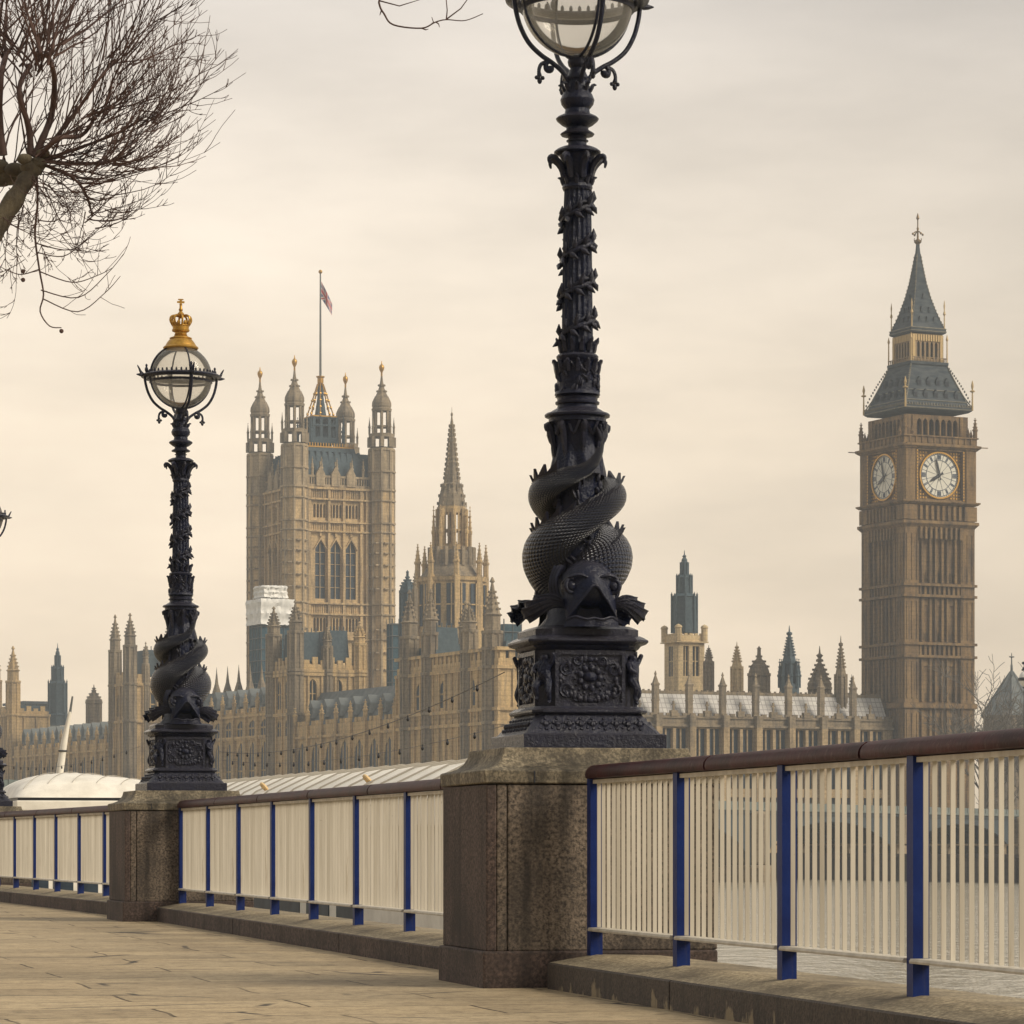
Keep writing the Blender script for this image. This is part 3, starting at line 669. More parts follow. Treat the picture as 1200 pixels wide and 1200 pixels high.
    k = MB(); k.lathe([(.318, GZ - .005), (.33, GZ - .02), (.365, GZ - .022), (.392, GZ - .005), (.396, GZ + .006), (.385, GZ + .016), (.35, GZ + .026), (.325, GZ + .022), (.315, GZ + .008), (.318, GZ - .005)], 64, cap=False)
    for i in range(44):
        a = i * 2 * pi / 44; k.ball((.34 * cos(a), .34 * sin(a), GZ + .036), (.011, .011, .02), 5, 4)
    k.lathe([(.302, GZ - .06), (.312, GZ - .06), (.312, GZ - .035), (.302, GZ - .035), (.302, GZ - .06)], 64, cap=False)
    ringo = k.build('globe_ring', I, o, smooth=35)
    for i in range(4):
        a = i * pi / 2 + radians(8); c_, s_ = cos(a), sin(a)
        def pl(lst): return [(r_ * c_, r_ * s_, z) for r_, z in lst]
        k = MB()
        arm = catmull([(.372, GZ - .01), (.362, 4.02), (.335, 3.93), (.285, 3.845), (.215, 3.785), (.145, 3.745), (.085, 3.70), (.05, 3.64)], 5)
        k.tube(pl(arm), .0135, 7)
        k.tube(pl(catmull([(.165, 3.757), (.185, 3.735), (.18, 3.71), (.16, 3.712), (.158, 3.728)], 4)), [.013, .013, .013, .013, .014, .015, .016, .017, .018, .02, .021, .022, .022, .022, .021, .02, .018], 7)
        k.tube(pl(catmull([(.175, 3.752), (.212, 3.735), (.226, 3.70), (.222, 3.665)], 4)), [.011] * 10 + [.013, .015, .012], 6)
        k.ball((.222 * c_, .222 * s_, 3.645), (.014, .014, .02), 6, 5); k.ball((.24 * c_, .24 * s_, 3.66), .012, 6, 4); k.ball((.204 * c_, .204 * s_, 3.66), .012, 6, 4)
        k.tube(pl(catmull([(.385, GZ), (.425, GZ + .012), (.45, GZ + .06), (.438, GZ + .105), (.42, GZ + .12)], 3)) if False else pl(catmull([(.38, GZ + .005), (.41, GZ + .03), (.425, GZ + .06), (.445, GZ + .095)], 4)), [.012, .013, .014, .014, .014, .013, .012, .011, .010, .009, .008, .006, .004], 6)
        k.tube(pl([(.39, GZ), (.42, GZ + .002), (.455, GZ + .004)]), [.018, .016, .004], 6)
        k.ball((.352 * c_, .352 * s_, GZ + .055), (.018, .018, .03), 8, 6); k.ball((.352 * c_, .352 * s_, GZ + .095), (.012, .012, .018), 6, 5)
        k.build('cradle_arm', I, ringo, smooth=60)
    k = MB()
    for i in range(4):
        a = i * pi / 2 + radians(8)
        k.tube([((GR + .006) * cos(e) * cos(a), (GR + .006) * cos(e) * sin(a), GZ + (GR + .006) * sin(e)) for e in [radians(-86 + 6.2 * j) for j in range(26)]], .0085, 6)
    k.ball((0, 0, GZ - GR - .03), (.055, .055, .045), 12, 8); k.build('globe_ribs', I, ringo, smooth=60)
    k = MB(); k.loft([[((GR * cos(e)) * cos(2 * pi * j / 48), (GR * cos(e)) * sin(2 * pi * j / 48), GZ + GR * sin(e)) for j in range(48)] for e in [radians(-88 + 4.6 * q) for q in range(35)]], cap=False)
    k.build('glass_globe', M['glass'], o, smooth=180)
    # gilded crown cap
    k = MB(); g0 = 4.375
    k.lathe([(.168, g0), (.176, g0 + .012), (.168, g0 + .024), (.155, g0 + .03), (.138, g0 + .062), (.112, g0 + .094), (.105, g0 + .10), (.112, g0 + .105), (.108, g0 + .112), (.08, g0 + .122), (.062, g0 + .135), (.066, g0 + .142), (.058, g0 + .148), (.06, g0 + .165), (.084, g0 + .175), (.088, g0 + .19), (.08, g0 + .20), (.082, g0 + .225), (.09, g0 + .23), (.086, g0 + .238), (.06, g0 + .24)], 32)
    cap_ = k.build('gilded_cap', M['gold'], o, smooth=35)
    k = MB(); z = g0 + .235
    for i in range(8):
        a = i * pi / 4
        k.tube(catmull([(.08 * cos(a), .08 * sin(a), z), (.104 * cos(a), .104 * sin(a), z + .045), (.094 * cos(a), .094 * sin(a), z + .085), (.05 * cos(a), .05 * sin(a), z + .098), (.012 * cos(a), .012 * sin(a), z + .082)], 4), .0105, 6)
        k.ball((.084 * cos(a + .39), .084 * sin(a + .39), z + .022), (.018, .018, .024), 6, 5)
    k.lathe([(.012, z + .07), (.03, z + .095), (.034, z + .115), (.02, z + .132), (.014, z + .14), (.022, z + .155), (.014, z + .17), (.012, z + .20), (.018, z + .206)], 14)
    k.box(-.036, .036, -.009, .009, z + .222, z + .24); k.box(-.011, .011, -.0085, .0085, z + .195, z + .262)
    k.box(-.026, .026, -.0095, .0095, z + .252, z + .262)
    k.build('crown', M['gold'], cap_, smooth=45)
    return o
rnd = random.Random(3)
lamp = lamp_builder()
def lamp_at(o, i, label):
    A, ang = PIERS[i]; a = Vector((-sin(ang), cos(ang), 0)); r = Vector((cos(ang), sin(ang), 0))
    p = Vector((A[0], A[1], 0)) + r * .635 + a * .55
    o.location = (p.x, p.y, 1.276); o.rotation_euler = (0, 0, ang)
    tag(o, label, 'street lamp', 'iron lamps with entwined fishes on the piers'); return p
L1 = lamp_at(lamp, 0, 'largest black iron fish lamp on the foreground pier, its globe cut by the picture top')
lamp2 = copy_tree(lamp); L2 = lamp_at(lamp2, 1, 'black iron fish lamp with gold crown and whole round globe on the middle pier')
lamp3 = copy_tree(lamp); L3 = lamp_at(lamp3, 2, 'farthest fish lamp, half hidden by the left edge of the picture')

# ---------------------------------------------------------------- strings of bulbs between the lamps
def festoon(A, B, sag, n, label, r_=.011):
    P = []
    for i in range(41):
        t_ = i / 40; p = Vector(A).lerp(Vector(B), t_); p.z -= sag * 4 * t_ * (1 - t_); P.append(p)
    o = thing('string_lights', label, 'string lights', tuple(P[0]), group='strings of bulbs hung between the lamps')
    k = MB(); k.tube([tuple(p - P[0]) for p in P], r_ * .28, 5); k.build('cable', M['black'], o)
    bl = MB(); bl.lathe([(.005, .005), (.006, -.006), (.009, -.015), (.010, -.022), (.007, -.03), (.002, -.034)], 8); bme = bl.mesh('bulb', [M['black']])
    for i in range(1, n):
        t_ = i / n; p = P[0].lerp(Vector(B), t_) if False else Vector(A).lerp(Vector(B), t_); p.z -= sag * 4 * t_ * (1 - t_); part('bulb', bme, o, tuple(p - P[0]))
festoon((L1.x - .40, L1.y + .1, 1.705), (L2.x + .40, L2.y - .3, 1.66), .16, 18, 'upper string of dark bulbs sagging between the two nearest lamps')
festoon((L1.x - .40, L1.y + .35, 1.42), (L2.x + .42, L2.y - .1, 1.58), .10, 16, 'lower faint string of bulbs between the two nearest lamps', .007)
festoon((L2.x - .42, L2.y + .1, 1.72), (L3.x + .40, L3.y - .2, 1.85), .10, 14, 'string of dark bulbs between the middle lamp and the farthest lamp', .007)

# ---------------------------------------------------------------- moored boats behind the railings
M['seam'] = simple('canvas_seam', (.34, .31, .26), None, .8)
def long_boat():
    o = thing('pier_boat', 'long white canopied boat moored behind the middle railing with orange floats on its roof', 'boat', (-.9, 50, -3.5), atan2(4.77, 16))
    L_ = 19.5
    k = MB(); n = 16
    rings = []
    for i in range(n + 1):
        y = (L_ + 5) * i / n - 5.8; e = min(1, .35 + 2.2 * min(i, n - i) / n)
        rings.append([(-1.3 * e, y, .95), (-1.15 * e, y, .2), (-.7 * e, y, -.35), (.7 * e, y, -.35), (1.15 * e, y, .2), (1.3 * e, y, .95)])
    k.loft(rings); k.build('hull', M['boat_blue'], o, smooth=40)
    k = MB(); k.box(-1.15, 1.15, -4.6, L_ - 1.8, .95, 4.55)
    k.build('cabin', M['boat_white'], o, smooth=0)
    k = MB(); k.box(-.008, .008, -.75, .75, 2.4, 3.4); wme = k.mesh('window', [M['glass_dark']], 0)
    for i in range(9): part('window', wme, o, (-1.157, 1.55 + 2. * i, 0)); part('window', wme, o, (1.157, 1.55 + 2. * i, 0))
    k = MB(); rings = []
    for i in range(40):
        y = (L_ + 3.8) * i / 39 - 5.1; sg = .035 * abs(sin(i * pi / 3.0))
        rings.append([(x, y, z - sg * (1 - abs(x) / 1.5)) for x, z in ((-1.45, 4.5), (-1.42, 4.78), (-1.05, 5.12), (-.55, 5.36), (0, 5.46), (.55, 5.36), (1.05, 5.12), (1.42, 4.78), (1.45, 4.5))])
    k.loft(rings)
    k.build('roof', M['boat_white'], o, smooth=50); 
    k = MB(); k.tube([(-1.46, 0, 4.79), (-1.06, 0, 5.125), (-.56, 0, 5.365), (0, 0, 5.465), (.56, 0, 5.365), (1.06, 0, 5.125)], .014, 5); sme = k.mesh('roof_seam', [M['seam']])
    for i in range(25): part('roof_seam', sme, o, (0, .95 * i - 4.8, 0))
    ln = MB(); Q = Matrix.Rotation(radians(48), 4, 'Y'); ln.torus((0, 0, 0), .07, .03, 16, 8, Q); fme = ln.mesh('orange_float', [M['orange']])
    for y in (1.0, 8.1): part('orange_float', fme, o, (-1.0, y, 5.2))
long_boat()
def dome_boat():
    Y = 96.; o = thing('tour_boat', 'white boat with a wide rounded canvas roof behind the far left railing', 'boat', (WX(110, Y), Y, -3.5), radians(14))
    S = Y / F
    hw = 100 * S; zt = WZ(905, Y) + 3.5; ze = WZ(936, Y) + 3.5
    k = MB(); k.loft([[(-hw * e, y, 1.), (-hw * .85 * e, y, .1), (hw * .85 * e, y, .1), (hw * e, y, 1.)] for y, e in ((-3, .75), (-2, .98), (5, 1), (8, .9), (10, .3))]); k.build('hull', M['boat_blue'], o)
    k = MB(); k.box(-hw * .93, hw * .93, -2., 5, 1., ze - .35); k.build('cabin', M['boat_white'], o, smooth=0)
    k = MB(); k.box(0, .55, -2.015, -2.0, 2.4, ze - .7); wme = k.mesh('window', [M['glass_dark']], 0)
    for i in range(6): part('window', wme, o, (-hw * .85 + i * .68, 0, 0))
    k = MB(); k.box(-hw, hw, -2.3, 5.3, ze - .36, ze - .08); k.build('fascia', M['boat_white'], o, smooth=0, bevel=.03)
    k = MB(); k.box(-hw * .98, hw * .98, -2.2, 5.2, ze - .079, ze - .002); k.build('gutter', M['black'], o, smooth=0)
    k = MB(); nu, nv = 36, 18; rings = []
    for j in range(nv + 1):
        b_ = j / nv; ring = []
        for i in range(nu + 1):
            a = -1 + 2 * i / nu; y = -2.25 + 7.5 * b_
            hgt = (1 - abs(a) ** 3.) ** .5 * (1 - .22 * max(0, a + .2)) * (1 - abs(2 * b_ - 1) ** 3.0) ** .5; fold = -.035 * abs(sin(5 * (b_ * 2.2 + a * 1.3)))
            ring.append((a * hw, y, ze + (zt - ze) * hgt * (1 + .06 * -a) + fold * hgt))
        rings.append(ring)
    vs = [p for r_ in rings for p in r_]; W1 = nu + 1
    k.add(vs, [(j * W1 + i, j * W1 + i + 1, (j + 1) * W1 + i + 1, (j + 1) * W1 + i) for j in range(nv) for i in range(nu)])
    k.build('canvas_roof', M['boat_white'], o, smooth=60)
    for q in range(6):
        k = MB(); pts = []
        for i in range(20):
            a = -.9 + .28 * q + .5 * i / 19; b_ = .06 + .42 * i / 19
            if abs(a) > .97: continue
            hgt = (1 - abs(a) ** 3.) ** .5 * (1 - .22 * max(0, a + .2)) * (1 - abs(2 * b_ - 1) ** 3.0) ** .5; pts.append((a * hw, -2.25 + 7.5 * b_, ze + (zt - ze) * hgt * (1 - .06 * a) + .012))
        k.tube(pts, .011, 4); k.build('roof_seam', M['seam'], o)
dome_boat()
Ym = 112.; mo = thing('leaning_mast', 'white tapered mast leaning to the right above the domed boat roof', 'mast', (WX(62, Ym), Ym, -3.6))
k = MB(); S = Ym / F
k.tube([(0, 0, 0), (8.0 * S, 0, WZ(905, Ym) + 3.6), (13.5 * S, 0, WZ(868, Ym) + 3.6), (20 * S, 0, WZ(834, Ym) + 3.6)], [.16, .125, .105, .05], 14); k.build('spar', M['boat_white'], mo)
k = MB(); k.tube([(20 * S, 0, WZ(836, Ym) + 3.6), (23 * S, 0, WZ(816, Ym) + 3.6)], [.045, .03], 8); k.build('tip', M['beige'], mo)
k = MB(); k.torus((11.4 * S, 0, WZ(880, Ym) + 3.6), .125, .03, 14, 6); k.build('collar', M['black'], mo)

# ---------------------------------------------------------------- pollarded tree over the path
def tree():
    r_ = random.Random(11); Y = 22.
    def wp(x, y, dy=0): return Vector((WX(x, Y), Y + dy, WZ(y, Y)))
    base = Vector((-5.6, Y + .6, 0))
    o = thing('pollarded_tree', 'bare pollarded tree with a burst of thin shoots at the top left of the picture', 'tree', tuple(base))
    tk = MB()
    def tb(b_, pts, rad, n=10): b_.tube([tuple(Vector(p) - base) for p in pts], rad, n)
    A, K1, K0 = Vector((-5.45, Y + .55, 2.7)), wp(36, 196), wp(2, 196, .3)
    tb(tk, [base, base + Vector((.02, 0, .25)), base + Vector((.05, 0, 1.2)), A], [.34, .25, .21, .2], 14)
    lim = catmull([tuple(A), (-4.7, Y + .2, 3.7), tuple(wp(-40, 300)), tuple(wp(2, 255)), tuple(wp(30, 212)), tuple(wp(44, 190))], 6)
    tb(tk, lim, [.115 - .062 * min(1, i / (len(lim) - 1) * 1.25) + .006 * sin(i * 1.9) for i in range(len(lim))], 12)
    lim2 = catmull([tuple(A), (-5.0, Y + .5, 4.3), tuple(wp(-90, 215, .3)), tuple(wp(-30, 202, .3)), tuple(K0)], 6)
    tb(tk, lim2, [.12 - .065 * i / (len(lim2) - 1) + .006 * sin(i * 2.3) for i in range(len(lim2))], 12)
    tb(tk, catmull([tuple(A), (-5.9, Y + .9, 4.0), (-6.4, Y + 1.1, 5.4)], 5), [.15 - .008 * i for i in range(11)], 10)
    for c_, q in ((K1, .062), (wp(44, 192), .055), (K0, .075), (wp(50, 180), .042), (wp(30, 188, -.04), .045), (wp(12, 192, .2), .06), (wp(-8, 186, .25), .06)):
        tk.ball(tuple(c_ - base), (q * 1.15, q, q * .8), 10, 7)
    trunk = tk.build('trunk', M['bark'], o, smooth=60)
    cb = MB()
    def shoot(p, d, L_, r0, bend, lvl=0, n=9):
        pts = [p.copy()]; d = d.normalized(); q = p.copy(); kink = Vector((r_.uniform(-1, 1), r_.uniform(-1, 1), r_.uniform(-1, 1))) * .14
        for i in range(n):
            d = (d + bend / n + kink + Vector((r_.gauss(0, .085), r_.gauss(0, .085), r_.gauss(0, .085)))).normalized(); kink *= -.75
            q = q + d * (L_ / n); pts.append(q.copy())
        tb(cb, pts, [max(r0 * (1 - .78 * i / n), .0016) for i in range(n + 1)], 5 if r0 > .006 else 4)
        if lvl < 2:
            m_ = r_.randint(4, 7) if lvl == 0 else r_.randint(0, 3)
            for _ in range(m_):
                i = r_.randint(2, n - 1); t_ = (pts[i + 1] - pts[i]).normalized() if i < n else d
                s_ = t_.cross(Vector((r_.gauss(0, .6), 1, r_.gauss(0, .6)))).normalized() * r_.choice((-1, 1))
                shoot(pts[i], t_ * .9 + s_ * r_.uniform(.35, .75) + Vector((0, r_.gauss(0, .25), 0)), L_ * r_.uniform(.18, .42), max(r0 * .42, .0026), Vector((0, 0, .55)), lvl + 1, 5)
    def fan(c_, n, a0, a1, l0, l1, r0, up):
        for i in range(n):
            a = radians(a0 + (a1 - a0) * (i + r_.random()) / n); dy = r_.gauss(0, .38)
            d = Vector((cos(a), dy, sin(a)))
            shoot(c_ + Vector((r_.gauss(0, .05), r_.gauss(0, .05), r_.gauss(0, .04))), d, r_.uniform(l0, l1), r_.uniform(.6, 1) * r0, Vector((0, 0, up)))
    # crooked secondary limbs, each ending in a small knuckle with its own spray of shoots
    for (pts, r0, n_, a0, a1, l0, l1, up) in (
        (((40, 184), (50, 160), (58, 128), (66, 95), (64, 78)), .026, 17, 28, 128, .5, 1.15, .35),
        (((46, 184), (72, 168), (95, 158), (112, 140)), .019, 15, 8, 84, .5, 1.15, .6),
        (((50, 188), (78, 190), (104, 186), (126, 194)), .016, 15, -22, 58, .45, .98, 1.0),
        (((36, 182), (34, 150), (26, 112), (30, 70)), .024, 15, 50, 140, .5, 1.2, .2),
        (((4, 182), (0, 140), (6, 96), (2, 50)), .027, 14, 40, 140, .5, 1.2, .2),
        (((44, 186), (86, 138), (118, 100), (136, 74)), .015, 14, 18, 88, .4, 1.0, .4),
        (((54, 194), (84, 208), (100, 226), (104, 246)), .011, 10, -50, 48, .25, .72, 1.2),
        (((52, 188), (96, 172), (142, 160), (166, 140)), .012, 12, 0, 66, .3, .8, .9)):
        path = catmull([tuple(wp(x, y, r_.gauss(0, .06) * i)) for i, (x, y) in enumerate(pts)], 4); m_ = len(path)
        tb(cb, path, [r0 * (1 - .45 * i / m_) + .0015 * sin(i * 2.1) for i in range(m_)], 8)
        cb.ball(tuple(Vector(path[-1]) - base), (r0 * .95, r0 * .8, r0 * .85), 8, 6)
        fan(Vector(path[-1]), n_, a0, a1, l0, l1, r0 * .3 + .002, up)
        for j in range(9): i = r_.randint(2, m_ - 2); a = r_.uniform(a0, a1); shoot(Vector(path[i]), Vector((cos(radians(a)), r_.gauss(0, .5), sin(radians(a)))), r_.uniform(.3, .95), .0048, Vector((0, 0, up)), 1, 7)
    fan(wp(46, 182), 9, 2, 80, .8, 1.5, .007, .6)
    fan(K0, 9, 45, 150, 1.0, 1.6, .008, .2)
    fan(wp(56, 194), 9, -34, 8, .6, 1.2, .0058, 1.25)
    fan(wp(50, 204), 14, -95, -20, .25, .75, .0045, 1.0)
    fan(wp(12, 214), 8, -120, -40, .25, .7, .004, .8)
    fan(wp(44, 250), 6, -150, -20, .2, .6, .0036, .9)
    fan(wp(44, 300), 5, -160, 10, .15, .5, .003, .9)
    fan(wp(-10, 250), 6, -100, -10, .3, .75, .004, .8)
    for q in range(46):
        a = r_.uniform(-1.1, 1.5); shoot(wp(50, 190) + Vector((r_.uniform(-.1, .35), r_.gauss(0, .1), r_.uniform(-.16, .16))), Vector((cos(a), r_.gauss(0, .5), sin(a))), r_.uniform(.15, .55), .0038, Vector((r_.gauss(0, .4), 0, .5)), 1, 6)
    # hanging branch with upturned side twigs
    hb = catmull([tuple(wp(43, 205)), tuple(wp(44, 240)), tuple(wp(41, 275)), tuple(wp(46, 315)), tuple(wp(51, 345)), tuple(wp(47, 365)), tuple(wp(58, 382)), tuple(wp(72, 384))], 4)
    tb(cb, hb, [.0085 - .0055 * i / len(hb) for i in range(len(hb))], 6)
    for (x, y, ex, ey, s_) in ((46, 318, 134, 318, .5), (48, 340, 148, 300, .8), (50, 350, 140, 322, .9), (42, 285, 138, 255, .7), (45, 316, 0, 312, .5), (44, 258, 96, 238, .6), (44, 296, 110, 268, .7)):
        p, e = wp(x, y, .0), wp(ex, ey, r_.uniform(-.2, .2)); L_ = (e - p).length; mid = p.lerp(e, .45) + Vector((0, 0, -.32 * L_ * s_))
        pts = catmull([tuple(p), tuple(mid), tuple(p.lerp(e, .8) + Vector((0, 0, -.17 * L_ * s_))), tuple(e)], 5); tb(cb, pts, [.0042 - .0024 * i / len(pts) for i in range(len(pts))], 4)
        for _ in range(5):
            i = r_.randint(3, len(pts) - 3); shoot(Vector(pts[i]), Vector((r_.uniform(-.3, 1), r_.gauss(0, .4), r_.uniform(-.5, .8))), r_.uniform(.08, .24), .0022, Vector((0, 0, .5)), 2, 4)
    for (x0, y0, x1, y1) in ((22, 250, 20, 300), (10, 262, 4, 318), (28, 240, 0, 300), (60, 205, 104, 248), (100, 248, 104, 290), (104, 248, 122, 220)):
        p, e = wp(x0, y0), wp(x1, y1); shoot(p, (e - p) + Vector((0, .1, 0)), (e - p).length * 1.1, .0045, Vector((.2, 0, .25)), 0, 6)
    cr_ = cb.build('shoots', M['twig'], o, smooth=60)
    k = MB()
    for (x, y) in ((27, 318), (72, 388), (27, 328)): k.ball(tuple(wp(x, y) - base), .015, 7, 5)
    k.build('seed_balls', M['twig'], cr_)
    # long upper bough that crosses above the picture and hangs back into it
    ub = MB(); bo = catmull([(-6.4, Y + 1.1, 5.4), (-5.2, Y + .6, 7.2), (-3.2, Y + .2, 7.7), (-1.6, Y, 7.25), tuple(wp(438, -35)), tuple(wp(444, 3)), tuple(wp(450, 16)), tuple(wp(461, 29)), tuple(wp(494, 33)), tuple(wp(510, 26)), tuple(wp(523, 23)), tuple(wp(545, 24)), tuple(wp(566, 16))], 5)
    n = len(bo); tb(ub, bo, [max(.06 * (1 - i / (n * .42)), .0095 * (1 - .72 * i / n)) for i in range(n)], 7)
    for (x0, y0, x1, y1, x2, y2) in ((445, 1, 468, 7, 494, -1), (523, 23, 524, 12, 521, -20), (524, 22, 540, 10, 556, -12), (505, 29, 508, 26, 506, 20), (494, 33, 499, 35, 502, 34), (447, 12, 446, 15, 445, 18), (511, 26, 514, 28, 515, 32)):
        tb(ub, [wp(x0, y0), wp(x1, y1), wp(x2, y2)], [.005, .004, .002], 5)
    ub.build('overhead_bough', M['twig'], o, smooth=60)
tree()

# ---------------------------------------------------------------- the far bank
AL = radians(25.5); CA, SA = cos(AL), sin(AL)
CX, CY = -1.8, 493.5                      # north-east corner of the palace
def G(u, v): return (CX + v * CA - u * SA, CY + v * SA + u * CA)      # u: along the river front, v: inland
def u_of(x): k = kx(x); return (CX - CY * k) / (SA + CA * k)
def v_of(x, u=0.):
    k = kx(x); X0, Y0 = G(u, 0); return (Y0 * k - X0) / (CA - SA * k)

mb = MB(); mb.add([(x, y, -1.0) for x, y in (G(-282, -9.9), (500, 1240), (-460, 1240), G(760, -9.9))], [(0, 1, 2, 3)]); tag(mb.build('far_ground', M['earth'], smooth=0), kind='structure')
x0, y0 = G(-280, -10)
rw = thing('river_wall', 'dark tide-stained river wall below the palace on the far bank', 'river wall', (x0, y0, -4), AL)
k = MB(); k.box(0, 1.2, 0, 620, -1.5, 3.1); k.box(-.15, 1.3, 0, 620, 3.1, 3.5); k.build('wall', M['wall_dark'], rw, smooth=0)
k = MB()
for i in range(104): k.box(-.5, -.02, 6 * i, 6 * i + 1.3, -1.5, 3.0)
k.build('buttresses', M['wall_dark'], rw, smooth=0)
k = MB()
for i in range(60): k.box(.35, .95, 10.3 * i + 2, 10.3 * i + 2.5, 3.5, 4.4)
k.box(.4, .9, 0, 620, 4.4, 4.6); k.build('parapet', M['grey_stone'], rw, smooth=0)

def fN(y0): return lambda s, d, z: (s, y0 - d, z)          # wall facing north (towards us, right)
def fR(x0): return lambda s, d, z: (x0 - d, s, z)          # wall facing the river (left)
def wall(mb, xf, S0, S1, Z0, Z1, rows=(), th=.8, point=True):
    """rows: (z0, z1, [(s0, s1)...]) openings from bottom to top"""
    z = Z0
    for a, b_, hs in rows:
        if a > z: mb.box(S0, S1, -th, 0, z, a, xf)
        s = S0
        for h0, h1 in hs:
            mb.box(s, h0, -th, 0, a, b_, xf)
            if point:
                m_, r_ = (h0 + h1) / 2, min((h1 - h0) * .75, (b_ - a) * .35)
                mb.prism([(h0, b_ - r_), (h0 + (m_ - h0) * .3, b_ - r_ * .42), (m_, b_), (h0, b_)], -th, 0, xf)
                mb.prism([(h1, b_ - r_), (h1, b_), (m_, b_), (h1 - (h1 - m_) * .3, b_ - r_ * .42)], -th, 0, xf)
            s = h1
        mb.box(s, S1, -th, 0, a, b_, xf); z = b_
    if Z1 > z: mb.box(S0, S1, -th, 0, z, Z1, xf)
WIN = {}
def win_mesh(wd, h, lights=2, bars=1, mats=None, face='N', mw=None):
    key = (round(wd, 2), round(h, 2), lights, bars, face, mats)
    if key not in WIN:
        k = MB(); xf = fN(0) if face == 'N' else fR(0)
        q = .5 if face == 'N' else .14
        k.m = 0; k.box(-wd / 2, wd / 2, -q - .1, -q, 0, h, xf); k.m = 1
        mw = mw or min(.13, wd * .06)
        for i in range(1, lights): s = -wd / 2 + wd * i / lights; k.box(s - mw, s + mw, -q, -q * .4, 0, h, xf)
        for i in range(1, bars + 1):
            z = h * i / (bars + 1); k.box(-wd / 2, wd / 2, -q, -q * .56, z - mw, z + mw, xf)
        WIN[key] = k.mesh('window', [M['glass_dark'], M[mats or 'palace_stone']], 0)
    return WIN[key]
def pinnacle(mb, c, r, z0, z1, n=8, crock=0, ball=True):
    h = z1 - z0; s = h * .45
    mb.lathe([(r, z0), (r, z0 + s * .8), (r * 1.3, z0 + s * .85), (r * 1.3, z0 + s), (r * .95, z0 + s * 1.02), (r * .12, z1 - h * .05), (r * .3, z1 - h * .04), (r * .3, z1 - h * .015), (r * .06, z1)], n, c, ph=pi / n)
    for i in range(crock):
        t_ = (i + .5) / crock; rr_ = r * (.95 - .8 * t_); z = z0 + s + (h - s) * t_ * .9
        for j in range(4):
            a = j * pi / 2; q = max(r * .16, .1); mb.box(c[0] + rr_ * cos(a) - q, c[0] + rr_ * cos(a) + q, c[1] + rr_ * sin(a) - q, c[1] + rr_ * sin(a) + q, c[2] + z, c[2] + z + q * 1.6)
def bands(mb, hx, hy, lst, c=(0, 0)):
    for z0, z1, pr in lst: mb.box(c[0] - hx - pr, c[0] + hx + pr, c[1] - hy - pr, c[1] + hy + pr, z0, z1)

